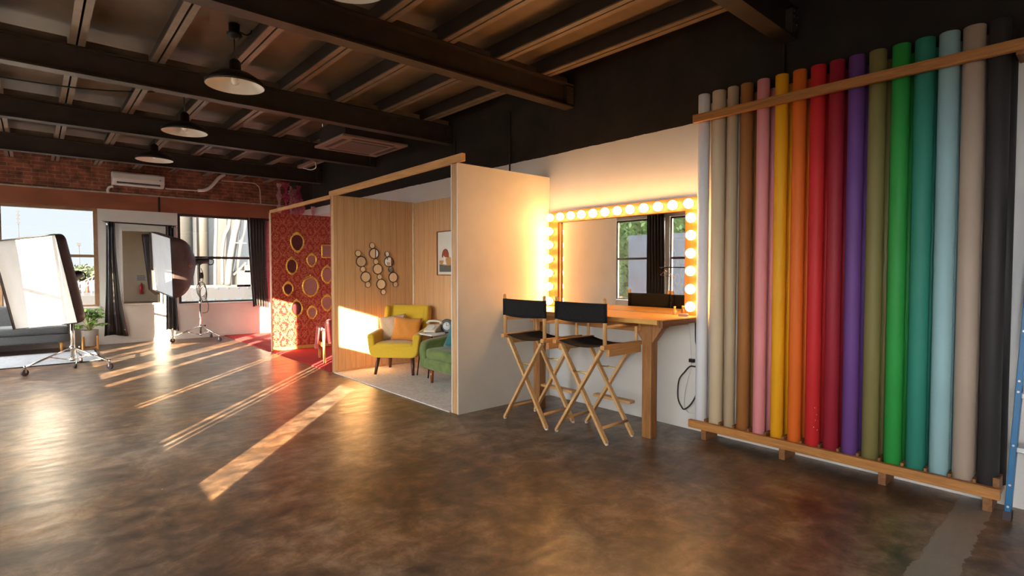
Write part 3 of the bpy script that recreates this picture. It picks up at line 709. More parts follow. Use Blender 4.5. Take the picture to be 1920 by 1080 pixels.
# ================================================================== FIRST BOOTH: carpet, armchair, sofa ...
MT['carpet'] = mat('pale_grey_carpet', (.62, .57, .52), .95, 0, .16, 30, .5, bscale=220)
tag(MB().b2((XB-.02, 4.36, .0005), (XR-.013, 7.086, .013)).build('carpet', MT['carpet'], None, .003), 'pale grey carpet on the floor of the oak panelled booth', 'carpet')
MT['mustard'] = mat('mustard_fabric', (.66, .43, .022), .85, 0, .04, 50, .25, sheen=.25, bscale=260)
ac = thing('armchair', (3.77, 6.56, .013), 'mustard yellow armchair with dark tapered legs in the booth corner', 'armchair', math.radians(-49.7))
def shell(u, v):                                                   # bucket of the two arms and the base, open to the front
    return None
m = MB()
prof = [(-.355, .585), (-.365, .56), (-.335, .30), (-.30, .245), (-.24, .23), (.24, .23), (.30, .245), (.335, .30), (.365, .56), (.355, .585), (.30, .595), (.265, .57), (.262, .40), (-.262, .40), (-.265, .57), (-.30, .595)]
m.prism(prof, 1, -.33, .26)
for v in m.bm.verts:
    if v.co.z > .5: v.co.z += -.012 + .10*v.co.y
m.build('arm_shell', MT['mustard'], ac, .022, soft=True)
Rb = Matrix.Rotation(math.radians(-14), 3, 'X')
m = MB(); m.rbox((0, .30, .60), (.62, .13, .60), .05, Rb, 8)
for s in (-1, 1): m.rbox((s*.285, .245, .62), (.075, .20, .52), .035, Matrix.Rotation(math.radians(-14), 3, 'X'), 6)
b = m.build('backrest', MT['mustard'], ac)
for k in (-.15, 0, .15): MB().sphere((k, .262, .70), .013, 8).build('tuft_button', MT['mustard'], b)
MB().rbox((0, -.05, .378), (.515, .55, .10), .035, None, 8).build('seat_cushion', MT['mustard'], ac)
for sx in (-1, 1):
    for sy in (-1, 1): MB().cyl((sx*.235, sy*.22-.02, .235), (sx*.262, sy*.27-.02, 0), .028, .018, 14).build('leg', MT['darkleg'], ac)
def cushion(loc, w, h, th, rz, tilt, roll, mt, name, lab, label_piping=None):
    o = MB().pillow((0, 0, 0), w, h, th).build(name, mt); o.location = loc
    o.rotation_euler = Matrix.Rotation(rz, 4, 'Z').to_euler()
    o.rotation_euler = (Matrix.Rotation(rz, 4, 'Z') @ Matrix.Rotation(tilt, 4, 'X') @ Matrix.Rotation(roll, 4, 'Y')).to_euler()
    return tag(o, lab, 'cushion')
A = math.radians(-49.7); ca, sa = math.cos(A), math.sin(A)
def ac_loc(x, y, z): return (3.77+ca*x-sa*y, 6.56+sa*x+ca*y, z)
cushion(ac_loc(-.155, .075, .605), .40, .36, .13, A, math.radians(-17), math.radians(-8), mat('oatmeal_cushion', (.56, .42, .28), .9, 0, .08, 60, .2, sheen=.2), 'cushion', 'oatmeal linen cushion leaning in the yellow armchair')
cushion(ac_loc(.085, -.035, .597), .41, .34, .13, A, math.radians(-17), math.radians(4), mat('orange_cushion', (.62, .23, .03), .8, 0, .08, 60, .2, sheen=.2), 'cushion', 'orange cushion in front of the oatmeal one on the yellow armchair')

MT['greenvelvet'] = mat('green_velvet', (.13, .19, .05), .75, 0, .3, 7, .15, sheen=.18)
sf = thing('sofa', (3.94, 5.10, .013), 'green velvet sofa with wooden tapered legs, half hidden by the partition', 'sofa')
MB().rbox((.0, .0, .235), (.70, 1.36, .15), .05, None, 8).build('base', MT['greenvelvet'], sf)
MB().rbox((-.02, 0, .362), (.66, 1.18, .14), .05, None, 10).build('seat_cushion', MT['greenvelvet'], sf)
m = MB(); m.rbox((.235, 0, .50), (.14, 1.34, .50), .06, Matrix.Rotation(.12, 3, 'Y'), 8); m.build('backrest', MT['greenvelvet'], sf)
for s in (-1, 1):
    m = MB(); m.prism([(-.345, .17), (-.355, .40), (-.33, .49), (-.25, .52), (.30, .57), (.345, .55), (.345, .17)], 1, s*.725, s*.60)
    m.build('arm', MT['greenvelvet'], sf, .03, soft=True)
for sx in (-.29, .28):
    for sy in (-.52, .52): MB().cyl((sx, sy, .165), (sx, sy, 0), .028, .018, 14).build('leg', MT['redleg'], sf)
cushion((3.93, 5.385, .605), .40, .38, .14, math.radians(-62), math.radians(-16), math.radians(10), mat('teal_cushion', (.02, .15, .16), .75, 0, .15, 30, .2, sheen=.3), 'cushion', 'teal cushion with pale piping on the green sofa')

tb = thing('side_table', (4.04, 6.02, .013), 'small white topped side table with thin black legs behind the sofa arm', 'table')
MB().b2((-.24, -.17, .540), (.23, .17, .560)).build('table_top', MT['white_plastic'], tb, .005)
for sx, sy in ((-.20, -.12), (.2, -.12), (-.2, .13), (.2, .13)): MB().cyl((sx, sy, .540), (sx*1.35 if sx < 0 else sx, sy*1.05, 0), .009, n=8).build('leg', MT['blackmetal'], tb)
MT['ivory'] = mat('ivory_plastic', (.62, .55, .42), .35, 0, .04, 9, .02)
for k, (w_, c_, lab) in enumerate(((.30, (.55, .50, .44), 'pale magazine under the telephone, the lower of two'), (.27, (.40, .34, .30), 'greyish magazine directly under the ivory telephone'))):
    o = MB().b2((-w_/2, -.11, 0), (w_/2, .11, .0095)).build('magazine', mat('magazine_cover', c_, .4, 0, .15, 14), None, .002); o.location = (3.93, 5.98, .5735+k*.01); o.rotation_euler = (0, 0, -.75+.2*k); tag(o, lab, 'magazine')
tp = thing('telephone', (3.92, 6.0, .5935), 'vintage ivory desk telephone on the white side table', 'telephone', math.radians(-62)); tp.scale = (.88, .88, .88)
m = MB(); m.prism([(-.12, 0), (-.12, .03), (.02, .105), (.09, .105), (.11, 0)], 0, -.10, .10); m.build('body', MT['ivory'], tp, .012)
MB().cyl((0, -.055, .068), (0, -.062, .078), .055, n=24).build('dial', mat('dial_face', (.70, .68, .62), .3), tp)
MB().tube(smooth_path([(-.115, .055, .128), (-.09, .055, .15), (0, .055, .158), (.09, .055, .15), (.115, .055, .128)], 6), .018, 12).sphere((-.112, .055, .128), .032, 14, sc=(1, 1, .7)).sphere((.112, .055, .128), .032, 14, sc=(1, 1, .7)).build('handset', MT['ivory'], tp)
ck = thing('alarm_clock', (4.08, 5.90, .5735), 'round black table clock beside the telephone', 'clock', math.radians(-55))
MB().lathe([(0, -.03), (.07, -.03), (.09, -.015), (.092, .02), (.088, .03), (.07, .028), (0, .028)], (0, 0, .094), 32, (0, -1, 0)).build('case', MT['plastic'], ck)
MB().lathe([(0, .0285), (.052, .0285), (.052, .031), (0, .031)], (0, 0, .094), 32, (0, -1, 0)).build('dial', MT['white_plastic'], ck)
MB().b2((-.003, -.034, .094), (.003, -.032, .138)).bar((0, -.033, .094), (.026, -.033, .108), .005, .002, (0, 1, 0)).build('hand', MT['plastic'], ck)

pf = thing('framed_print', (XR-.013, 6.24, 1.64), 'framed abstract print of arched shapes on the booth wall', 'picture')
P0 = .20
m = MB(); m.b2((-.022, -.205, -.31), (0, -.192, .31)).b2((-.022, .192, -.31), (0, .205, .31)).b2((-.022, -.192, .297), (0, .192, .31)).b2((-.022, -.192, -.31), (0, .192, -.297)); m.build('frame', MT['redleg'], pf)
MB().b2((-.010, -.191, -.296), (-.001, .191, .296)).build('print_sheet', mat('print_paper', (.70, .68, .60), .6, 0, .04, 8), pf)
def flat_shape(pts, x, mt, name): 
    m = MB(); m.prism(pts, 0, x, x+.0012); return m.build(name, mt, pf)
arc = lambda cy, cz, ry, rz, a0, a1, n=20: [(cy+ry*math.cos(math.radians(a0+(a1-a0)*i/n)), cz+rz*math.sin(math.radians(a0+(a1-a0)*i/n))) for i in range(n+1)]
flat_shape([(-.15, -.26), (-.15, -.16), (-.03, -.13), (.07, -.16), (.15, -.15), (.15, -.26)], -.0115, mat('print_grey', (.10, .11, .10), .6), 'grey_shape')
flat_shape([(-.15, -.17), (-.15, -.07), (-.06, -.04), (.02, -.10), (.15, -.10), (.15, -.14), (.02, -.17)], -.0128, mat('print_ochre', (.52, .27, .09), .6), 'ochre_shape')
flat_shape(arc(.0, -.04, .085, .10, -10, 190), -.0141, mat('print_rust', (.30, .065, .03), .6), 'rust_arch')
flat_shape([(-.03, -.16), (.0, -.06), (.05, -.03), (.03, -.10), (.06, -.15)], -.0154, mat('print_white', (.75, .72, .66), .6), 'white_branch')

# three wall sculptures of linked round mirrors
MT['mirrorrim'] = mat('dark_bronze_rim', (.085, .045, .022), .45, .4, .2, 20, .1)
strings = [([(3.40, 1.64, .047), (3.446, 1.525, .078), (3.47, 1.416, .042), (3.513, 1.307, .078), (3.545, 1.20, .045)], 'left string of five linked round mirrors on the oak panelling'),
 ([(3.616, 1.755, .045), (3.644, 1.641, .078), (3.672, 1.527, .042), (3.70, 1.42, .078), (3.728, 1.309, .042), (3.753, 1.201, .078), (3.786, 1.088, .042)], 'middle string of seven linked round mirrors on the oak panelling'),
 ([(3.851, 1.638, .040), (3.88, 1.526, .078), (3.909, 1.413, .040), (3.948, 1.299, .078), (3.982, 1.197, .042)], 'right string of five linked round mirrors on the oak panelling')]
for S, lab in strings:
    t = thing('mirror_sculpture', (S[0][0], 7.1045, S[0][1]), lab, 'mirror', group='linked round wall mirrors')
    for x, z, r in S:
        dx, dz = x-S[0][0], z-S[0][1]
        rim = MB().lathe([(r*.85, -.0), (r, 0), (r*1.02, .008), (r*.97, .016), (r*.88, .017), (r*.85, .012), (r*.85, 0)], (dx, 0, dz), 28, (0, -1, 0)).build('rim', MT['mirrorrim'], t)
        # each glass hangs at its own slight angle
        ax = Vector((random.uniform(-.05, .05), -1, random.uniform(-.03, .03)))
        MB().lathe([(0, .007), (r*.845, .007), (r*.845, .0105), (0, .0105)], (dx, 0, dz), 28, ax, flat=True).build('mirror_glass', MT['mirror'], rim)

# ================================================================== RED BOOTH
MT['redcarpet'] = mat('red_carpet', (.42, .016, .016), .95, 0, .15, 30, .4, bscale=200)
tag(MB().b2((XB-.03, 7.215, .0005), (XR-.013, 9.644, .012)).build('carpet', MT['redcarpet'], None, .003), 'red carpet on the floor of the damask papered booth', 'carpet')
tag(MB().b2((XB-.03, 9.775, .0005), (XR-.013, YF-.03, .012)).build('carpet', MT['redcarpet'], None, .003), 'red carpet beyond the damask wall, running to the far window wall', 'carpet')
MT['crimsonvelvet'] = mat('crimson_upholstery', (.20, .010, .012), .6, 0, .3, 14, .1, sheen=.4)
rc = thing('lounge_chair', (3.60, 8.12, .013), 'crimson upholstered wooden lounge chair in the red booth, seen from behind', 'chair', math.radians(165))
MB().rbox((0, -.02, .34), (.56, .54, .12), .04, None, 6).build('seat_cushion', MT['crimsonvelvet'], rc)
MB().rbox((0, .27, .465), (.56, .10, .38), .04, Matrix.Rotation(math.radians(-16), 3, 'X'), 6).build('backrest', MT['crimsonvelvet'], rc)
for s in (-1, 1):
    MB().bar((s*.30, -.25, 0), (s*.30, -.20, .47), .035, .045, (0, 1, 0)).build('leg', MT['goldleg'], rc, .005)
    MB().bar((s*.30, .36, 0), (s*.30, .22, .47), .035, .05, (0, 1, 0)).build('leg', MT['goldleg'], rc, .005)
    MB().bar((s*.30, -.28, .485), (s*.30, .27, .485), .05, .03, (0, 0, 1)).build('armrest', MT['crimsonvelvet'], rc, .008)
    MB().bar((s*.30, -.22, .25), (s*.30, .28, .25), .025, .06, (0, 0, 1)).build('side_rail', MT['goldleg'], rc, .004)
def drape(u, v): return (.30+.035+.02*math.sin(u*9)+.03*v, -.20+.36*u,   .515-.30*v-.05*math.sin(u*5)*v)
tag(MB().grid(drape, 16, 8).build('throw_blanket', mat('pink_red_throw', (.45, .07, .06), .7, 0, .4, 10, .2, sheen=.3), None, solid=.008), 'rumpled pinkish red throw hung over the lounge chair arm', 'blanket')
bpy.data.objects['throw_blanket'].matrix_world = Matrix.Translation((3.60, 8.12, .013)) @ Matrix.Rotation(math.radians(165), 4, 'Z')

def ornate(px, py, rx, rz, kind, insert, lab, crest=1, beads=18):
    p = on(px, py, 1, 9.66)
    t = thing('ornate_frame', (p.x, 9.664, p.z), lab, 'picture frame', group='gilt frames on the damask wall')
    m = MB(); n = 40; pts = []
    for i in range(n):
        a = 2*PI*i/n; k = 1
        if kind == 'rect':
            c_, s_ = math.cos(a), math.sin(a); q = max(abs(c_), abs(s_)); pts.append((rx*c_/q*.98, -.012, rz*s_/q)); continue
        if kind == 'heart': k = 1.02 + .15*math.sin(a)
        pts.append((rx*k*math.cos(a), -.012, rz*math.sin(a)))
    m.tube(pts, .013 if kind != 'round' else .017, 8, closed=True)
    for i in range(beads):
        a = 2*PI*(i+.5)/beads; w = .011+.004*math.sin(i*3.1)
        k = 1.09
        if kind == 'rect':
            c_, s_ = math.cos(a), math.sin(a); q = max(abs(c_), abs(s_)); m.sphere((rx*k*c_/q, -.012, rz*1.05*s_/q), w*.9, 8, sc=(1, .8, 1.2))
        else: m.sphere((rx*k*math.cos(a)*(1.02+.15*math.sin(a) if kind == 'heart' else 1), -.012, rz*1.06*math.sin(a)), w, 8, sc=(1.2, .8, 1))
    m.build('gilt_frame', MT['gold'], t)
    if crest:
        m = MB()
        for dx, dz, w in ((0, 1.18, .026), (-.28, 1.10, .02), (.28, 1.10, .02), (-.5, 1.0, .016), (.5, 1.0, .016), (0, 1.26, .018)):
            m.sphere((dx*rx, -.012, dz*rz), w*crest, 10, sc=(1.1, .6, .9))
        m.build('crest', MT['gold'], t); m = MB()
        for dx, dz, w in ((0, -1.13, .018), (-.3, -1.07, .013), (.3, -1.07, .013)): m.sphere((dx*rx, -.012, dz*rz), w, 8, sc=(1.2, .6, .8))
        m.build('foot_ornament', MT['gold'], t)
    m = MB(); n = 28
    if kind == 'rect': m.b2((-rx*.95, -.006, -rz*.97), (rx*.95, -.001, rz*.97))
    else: m.lathe([(0, 0), (1, 0), (1, .005), (0, .005)], n=n, axis=(0, -1, 0), flat=True); bmesh.ops.scale(m.bm, vec=(rx*.97, 1, rz*.97), verts=m.bm.verts[:])
    if kind == 'heart':
        for v in m.bm.verts: v.co.x *= 1.02 + .15*v.co.z/rz
    m.build('insert', insert, t)
W_, L_ = MT['winepanel'], MT['lattice']
ornate(557, 455, .108, .148, 'heart', W_, 'topmost gilt frame on the damask wall, shield shaped with a wine insert', 1.2, 14)
ornate(547, 499, .092, .128, 'oval', W_, 'oval gilt frame with a wine insert below the shield shaped one', .7, 20)
ornate(540, 542, .080, .100, 'heart', W_, 'small shield shaped gilt frame with a wine insert near the wall edge', 1.1, 12)
ornate(556, 578, .096, .128, 'oval', W_, 'lowest wine filled oval gilt frame, at the top of the sunlit patch', .7, 20)
ornate(584, 488, .080, .100, 'heart', L_, 'upper small gilt frame with a trellis print, left of the square frame', 1.1, 12)
ornate(582, 537, .138, .165, 'round', L_, 'large round gilt frame with a trellis print in the middle of the damask wall', .6, 24)
ornate(585, 586, .080, .096, 'heart', L_, 'lowest trellis filled gilt frame, just above the lounge chair', 1.1, 12)
ornate(613, 471, .098, .112, 'rect', L_, 'squarish gilt frame with a trellis print close to the oak partition', 0, 16)
ornate(613, 515, .098, .140, 'oval', L_, 'oval gilt frame with a trellis print below the squarish frame', .6, 22)
ornate(613, 568, .098, .128, 'heart', L_, 'gilt frame with a crest and trellis print beside the oak partition, above the chair', 1.1, 14)

# hanging flower strands and pink drape of the third booth
pinks = [mat('pale_pink_petals', (.85, .52, .54), .6, 0, .2, 30, 0), mat('hot_pink_petals', (.80, .12, .24), .6, 0, .3, 30, 0), mat('rose_petals', (.82, .26, .34), .6, 0, .3, 30, 0)]
def strand(px, ytop, ybot, yy, mi, w, lab):
    a = on(px, ytop, 1, yy); b = on(px, ybot, 1, yy)
    a.z = min(a.z, 3.3)
    t = thing('flower_strand', a, lab, 'artificial flowers', group='hanging blossom strands')
    L = a.z-b.z
    MB().cyl((0, 0, ZC-.001-a.z), (0, 0, -L), .003, n=6).build('stem', leafd, t)
    m = MB(); r_ = random.Random(int(px*10))
    for _ in range(int(L*800)):
        z = -L*r_.random(); rad = w*(.55+.45*math.sin(z*23+px))*r_.random()**.5; an = r_.random()*2*PI
        p = Vector((rad*math.cos(an), rad*math.sin(an), z))
        q = Vector((r_.gauss(0, 1), r_.gauss(0, 1), r_.gauss(0, 1))).normalized(); s_ = q.orthogonal().normalized()*.018; q *= .03
        m.bm.faces.new([m.bm.verts.new(p+k) for k in (q, s_, -q, -s_)])
    m.build('blossoms', pinks[mi], t, recalc=False)
strand(523, 344, 400, 11.6, 0, .05, 'pale pink blossom strand nearest the brick wall')
strand(536, 343, 408, 11.3, 1, .075, 'hot pink blossom strand, second from the brick wall')
strand(545, 350, 410, 11.7, 0, .05, 'pale strand tucked behind the hot pink blossoms')
strand(553, 356, 412, 11.1, 2, .07, 'rose pink blossom strand in the middle of the hanging row')
strand(560, 349, 410, 11.4, 1, .055, 'hot pink blossom strand, last of the high hanging ones')
strand(565, 374, 412, 10.9, 2, .075, 'short bushy rose pink strand close to the header rail')
strand(587, 388, 410, 10.7, 0, .04, 'short pink blossom tip against the pale pink boarding')
def pd(u, v): return (3.85+.45*u, 12.62+.03*math.sin(u*26), .45+2.05*v)
tag(MB().grid(pd, 40, 6).build('pink_drape', mat('pink_drape_cloth', (.62, .13, .16), .6, 0, .2, 20, .1, sheen=.3), None, solid=.004), 'pink drape hanging in the far corner behind the damask wall', 'drape')
m = MB(); rr = random.Random(5)
for _ in range(260):
    p = Vector((3.875+.05*rr.random(), 12.52, 1.2+.35*rr.random())); d = Vector((rr.uniform(-1, .4), rr.uniform(-.6, .2), rr.uniform(-.6, .6))).normalized()*.10
    s_ = d.orthogonal().normalized()*.004; m.bm.faces.new([m.bm.verts.new(q) for q in (p, p+s_, p+d)])
tag(m.build('feather_spray', pinks[2], None, recalc=False), 'pink feathery spray on the drape at the damask wall edge', 'feathers')

# ================================================================== STUDIO LIGHTS
MT['softshell'] = mat('softbox_shell', (.055, .036, .034), .5, 0, .2, 9, .06)
def m_diff():
    m, nt, b = newmat('diffusion_cloth')
    f = noise(nt, coords(nt, (1, 1, .4)), 5, 4); col = ramp(nt, f, [(.3, (.43, .415, .41)), (.7, (.49, .475, .47))])
    nt.links.new(col, b.inputs['Base Color']); b.inputs['Roughness'].default_value = .8
    b.inputs['Subsurface Weight'].default_value = 0
    bump(nt, b, f, .35, .02); return m
MT['diffuser'] = m_diff()
def studio_light(base, feet, corners, nrm, depth, lab, ring_r=.075, emblem=False):
    t = thing('studio_light', base, lab, 'studio light')
    B = Vector(base); cs = [Vector(c)-B for c in corners]; ctr = sum(cs, Vector())/4; nrm = Vector(nrm).normalized()
    head0 = ctr-nrm*depth; head1 = head0-nrm*.26
    # stand
    colp = Vector((0, 0, 0)); ztop = (head0.z+head1.z)/2-.05
    MB().cyl((0, 0, .11), (0, 0, .75), .018, n=16).cyl((0, 0, .75), (0, 0, ztop), .0135, n=16).cyl((0, 0, .74), (0, 0, .80), .026, n=16).build('column', MT['chrome'], t)
    MB().cyl((0, 0, .255), (0, 0, .315), .032, n=18).cyl((0, 0, .10), (0, 0, .145), .028, n=18).build('collar', MT['chrome'], t)
    MB().cyl((.02, 0, .29), (.075, .02, .29), .006, n=8).sphere((.085, .022, .29), .018, 10).cyl((.02, 0, .77), (.06, -.01, .77), .005, n=8).sphere((.065, -.012, .77), .016, 10).build('knob', MT['plastic'], t)
    for fx, fy in feet:
        e = Vector((fx-B.x, fy-B.y, .115)); d = Vector((e.x, e.y, 0)).normalized()
        l = MB().tube([d*.03+Vector((0, 0, .285)), e], .0125, 12).build('leg', MT['chrome'], t)
        mid = (d*.03+Vector((0, 0, .285))).lerp(e, .5)
        MB().cyl(d*.025+Vector((0, 0, .12)), mid, .007, n=8).build('brace', MT['chrome'], t)
        c = MB(); w = e+d*.01; s_ = Vector((-d.y, d.x, 0))
        c.cyl(w-s_*.014+Vector((0, 0, -.072)), w+s_*.014+Vector((0, 0, -.072)), .043, n=20)
        c.build('caster_wheel', MT['rubber'], l)
        c = MB(); c.cyl(w+Vector((0, 0, -.02)), w+Vector((0, 0, .02)), .014, n=12)
        c.bar(w-s_*.02+Vector((0, 0, -.075)), w-s_*.02+Vector((0, 0, -.02)), .022, .005, tuple(s_)).bar(w+s_*.02+Vector((0, 0, -.075)), w+s_*.02+Vector((0, 0, -.02)), .022, .005, tuple(s_))
        c.build('caster_fork', MT['chrome'], l)
    # head
    h = MB().cyl(head0+nrm*.02, head0-nrm*.03, ring_r, n=28).cyl(head0-nrm*.03, head1, .058, .062, 24).build('flash_head', MT['plastic'], t)
    top = Vector((0, 0, 1)) - nrm*nrm.z; top.normalize(); m = MB()
    m.tube(smooth_path([head1-top*.05, head1-top*.09-nrm*.03, head1-top*.075-nrm*.10, head1-top*.0-nrm*.11, head1+top*.03-nrm*.03], 5), .010, 10)
    m.build('handle', MT['plastic'], h)
    MB().cyl((0, 0, ztop-.03), (0, 0, ztop+.045), .022, n=14).bar((0, 0, ztop), ((head0+head1)/2)-top*.05, .04, .05, tuple(nrm)).build('tilt_bracket', MT['plastic'], h)
    # softbox shell
    nn = 12; rows = 12; shellm = MB()
    def edge(k, u):                                               # perimeter of the face
        return cs[k].lerp(cs[(k+1) % 4], u)
    per = [(edge(k, i/nn)) for k in range(4) for i in range(nn)]
    ex = (cs[1]-cs[0]).normalized(); ey = ex.cross(nrm).normalized()
    def P(i, j):
        p = per[i % len(per)]; tt = j/rows
        if tt == 0: return p+nrm*.05
        q = (j-1)/(rows-1); s_ = (1-q**2.1)
        d = p-ctr; ang = d.normalized()*ring_r
        return ctr + d*s_ + ang*(1-s_) - nrm*depth*q
    V = [[shellm.bm.verts.new(P(i, j)) for j in range(rows+1)] for i in range(len(per))]
    fs = []
    for i in range(len(per)):
        for j in range(rows): fs.append(shellm.bm.faces.new((V[i][j], V[(i+1) % len(per)][j], V[(i+1) % len(per)][j+1], V[i][j+1])))
    shellm._mark(fs, True, 0)
    sb = shellm.build('softbox', MT['softshell'], t, solid=.004)
    dm = MB()
    def D(u, v):
        p = cs[0].lerp(cs[1], u).lerp(cs[3].lerp(cs[2], u), v); b = (1-(2*u-1)**2)*(1-(2*v-1)**2)
        return ctr+(p-ctr)*.992+nrm*(.012-.018*b+.003*math.sin(7*u+11*v)*b)
    dm.grid(D, 14, 16); dm.build('diffuser', MT['diffuser'], sb, recalc=False)
    m = MB()
    for k in range(4): m.cyl(cs[k]+nrm*.045, cs[(k+1) % 4]+nrm*.045, .006, n=6)
    m.build('rim_piping', MT['plastic'], sb)
    return t, sb, ctr, nrm, cs
S1 = [(-.403, 9.884, 1.785), (.245, 9.26, 1.879), (.452, 9.296, .702), (-.197, 9.921, .607)]
t1, *_ = studio_light((.385, 9.99, 0), [(-.115, 9.62), (.77, 9.50), (.50, 10.42)], S1, (-.676, -.723, -.141), .42, 'studio light with a large white rectangular softbox in front of the grey sofa')
P1 = Vector((.385, 9.99, 0))
o = MB().tube(smooth_path([(.02, -.02, .95), (.03, -.03, .5), (.03, -.025, .30), (.045, -.05, .12), (.03, -.06, .035)], 6), .006, 8).build('power_cable', MT['plastic'], t1)
MB().cyl((.03, -.06, .05), (.02, -.065, .005), .02, .024, 12).build('plug', MT['plastic'], o)
K = 1.03
S2 = [tuple(CAM+(Vector(c)-CAM)*K) for c in [(1.643, 11.909, 2.115), (1.857, 11.177, 1.974), (1.918, 11.401, .902), (1.704, 12.133, 1.043)]]
t2, sb2, c2, n2, cs2 = studio_light((2.47, 12.20, 0), [(1.99, 12.17), (2.70, 11.76), (2.74, 12.58)], S2, (-.96, -.259, -.109), .56, 'studio light with a deep brown softbox between the far mirror and right window')
coil = MB()
for k in range(4):
    coil.tube([(.02+.085*math.cos(a)*(1-.1*k)+.01*k, -.035-.012*k+.01*math.sin(3*a), 1.02-.03*k+.15*math.sin(a)) for a in [2*PI*i/24 for i in range(24)]], .006, 6, closed=True)
coil.tube(smooth_path([(.02, -.02, 1.45), (.06, -.03, 1.3), (.03, -.03, 1.12)], 6), .006, 6).tube(smooth_path([(.05, -.04, .90), (.13, -.05, .75), (.12, -.05, .58), (.03, -.03, .55)], 6), .006, 6)
coil.build('cable_coil', MT['plastic'], t2)
MB().rbox((.03, -.03, 1.30), (.05, .05, .12), .012, None, 3).build('power_pack', MT['plastic'], t2)
# ring emblem printed on the flank
m = MB(); ce = c2+0.62*((cs2[1]+cs2[2])/2-c2) - n2*.30
fl = ((cs2[1]+cs2[2])/2-c2).normalized(); ax = (fl+(-n2)*.75).normalized(); ce = ce+ax*.062
u1 = ax.cross(Vector((0, 0, 1))).normalized(); u2 = u1.cross(ax)
m.tube([ce+u1*.035*math.cos(2*PI*i/20)+u2*.035*math.sin(2*PI*i/20) for i in range(20)], .004, 6, closed=True); m.cyl(ce-u1*.08, ce+u1*.08, .003, n=6)
m.build('ring_emblem', mat('orange_print', (.45, .16, .08), .6), sb2)

# ================================================================== FAR WALL THINGS
fm = thing('wall_mirror', (1.575, YF-.002, .73), 'tall pale framed mirror between the black curtains on the far wall', 'mirror')
m = MB(); m.b2((-.33, -.04, 0), (-.30, 0, 1.46)).b2((.30, -.04, 0), (.33, 0, 1.46)).b2((-.30, -.04, 1.43), (.30, 0, 1.46)).b2((-.30, -.04, 0), (.30, 0, .03)); m.build('frame', MT['white_paint'], fm, .003)
MB().b2((-.299, -.022, .031), (.299, -.016, 1.429)).build('mirror_glass', MT['mirror'], fm)
MT['rodblack'] = MT['blackmetal']
r = thing('curtain_rod', (1.57, YF-.10, 2.30), 'black curtain rod with chrome ends above the far wall mirror', 'curtain rod')
MB().cyl((-.56, 0, .012), (.56, 0, -.012), .013, n=12).build('rod', MT['blackmetal'], r)
for s in (-1, 1):
    MB().cyl((s*.50, 0, 0), (s*.50, .099, 0), .009, n=8).build('bracket', MT['blackmetal'], r)
    MB().cyl((s*.56, 0, -s*.012), (s*.61, 0, -s*.012), .017, n=12).sphere((s*.52, -.005, -.03), .03, 12, sc=(.8, .4, 1)).build('finial', MT['chrome'], r)
def curtain(name, xt0, xt1, xb0, xb1, y, zt, zb, folds, lab, amp=.028, cat='curtain', axis=0, skew=None, mt=None, group=None):
    def fn(u, v):
        e = v**1.4
        a = xt0+(xb0-xt0)*e; b = xt1+(xb1-xt1)*(v**2.2)
        x = a+(b-a)*u; ph = 2*PI*folds*u
        d = amp*(math.sin(ph)*(.7+.3*math.cos(v*5))+.35*math.sin(2*ph+1.3+v*2))
        z = zt+(zb-zt)*v + (.02*math.sin(u*5) if v > .98 else 0)
        return (x, y+d, z) if axis == 0 else (y+d, x, z)
    o = MB().grid(fn, folds*10, 22).build(name, mt or MT['curtain'], None, solid=.004, recalc=False)
    return tag(o, lab, cat, group)
MT['blackcloth'] = mat('black_satin_curtain', (.022, .018, .017), .38, 0, .3, 9, .08, (1, 1, .15), sheen=.1)
curtain('curtain', 1.03, 1.16, .96, 1.33, YF-.10, 2.315, .16, 3, 'black curtain left of the far mirror, flaring out at its hem', .03, mt=MT['blackcloth'])
curtain('curtain', 1.98, 2.12, 1.95, 2.17, YF-.10, 2.29, .20, 3, 'black curtain right of the far mirror, behind the deep softbox', .03, mt=MT['blackcloth'])
curtain('curtain', 3.49, 3.86, 3.58, 3.90, YF-.12, 2.55, .60, 6, 'dark brown curtain over the right end of the right far window', .03)
g = MB(); g.sphere((1.27, YF-.135, .27), .012, 8); o = g.build('grommet', MT['chrome']); o.parent = [q for q in bpy.data.objects if q.get('label', '').startswith('black curtain left')][0]

p0 = on(210, 321, 1, 12.53); p1 = on(309, 353, 1, 12.53)
ac2 = thing('wall_air_conditioner', ((p0.x+p1.x)/2, YF-.002, p1.z), 'white split air conditioner unit on the brick above the far mirror', 'air conditioner')
hw = (p1.x-p0.x)/2; hh = p0.z-p1.z+.01
m = MB(); m.prism([(0, 0), (-.13, 0), (-.20, .06), (-.215, .12), (-.215, hh-.03), (-.19, hh), (0, hh)], 0, -hw, hw); m.build('body', MT['white_plastic'], ac2, .008)
MB().bar((-hw*.83, -.185, .052), (hw*.83, -.185, .052), .022, .03, (0, 0, 1)).build('air_slot', MT['plastic'], ac2)
MB().bar((-hw*.83, -.178, .022), (hw*.83, -.178, .022), .03, .006, (0, -.6, .8)).build('louvre', MT['white_plastic'], ac2)
MB().b2((hw*.80, -.2165, .13), (hw*.84, -.2152, .15)).build('badge', MT['chrome'], ac2)
def conduit(pts, r, lab, name='conduit', mt=None, y=12.70):
    P = [on(a, b, 1, YF-r) for a, b in pts]; return tag(MB().tube(smooth_path(P, 6), r, 10).build(name, mt or MT['white_plastic']), lab, 'pipe')
conduit([(310, 353), (320, 354.5), (335, 355), (352, 356.5), (372, 357.5)], .012, 'thin white drain hose running right from the air conditioner')
conduit([(371, 357), (383, 356.5), (393, 352), (403, 342), (410, 334), (421, 327)], .034, 'thick white curved hose rising to the beam on the brick wall')
conduit([(212, 349.5), (205, 351), (202, 356), (203, 362)], .022, 'short white elbow pipe left of the air conditioner')
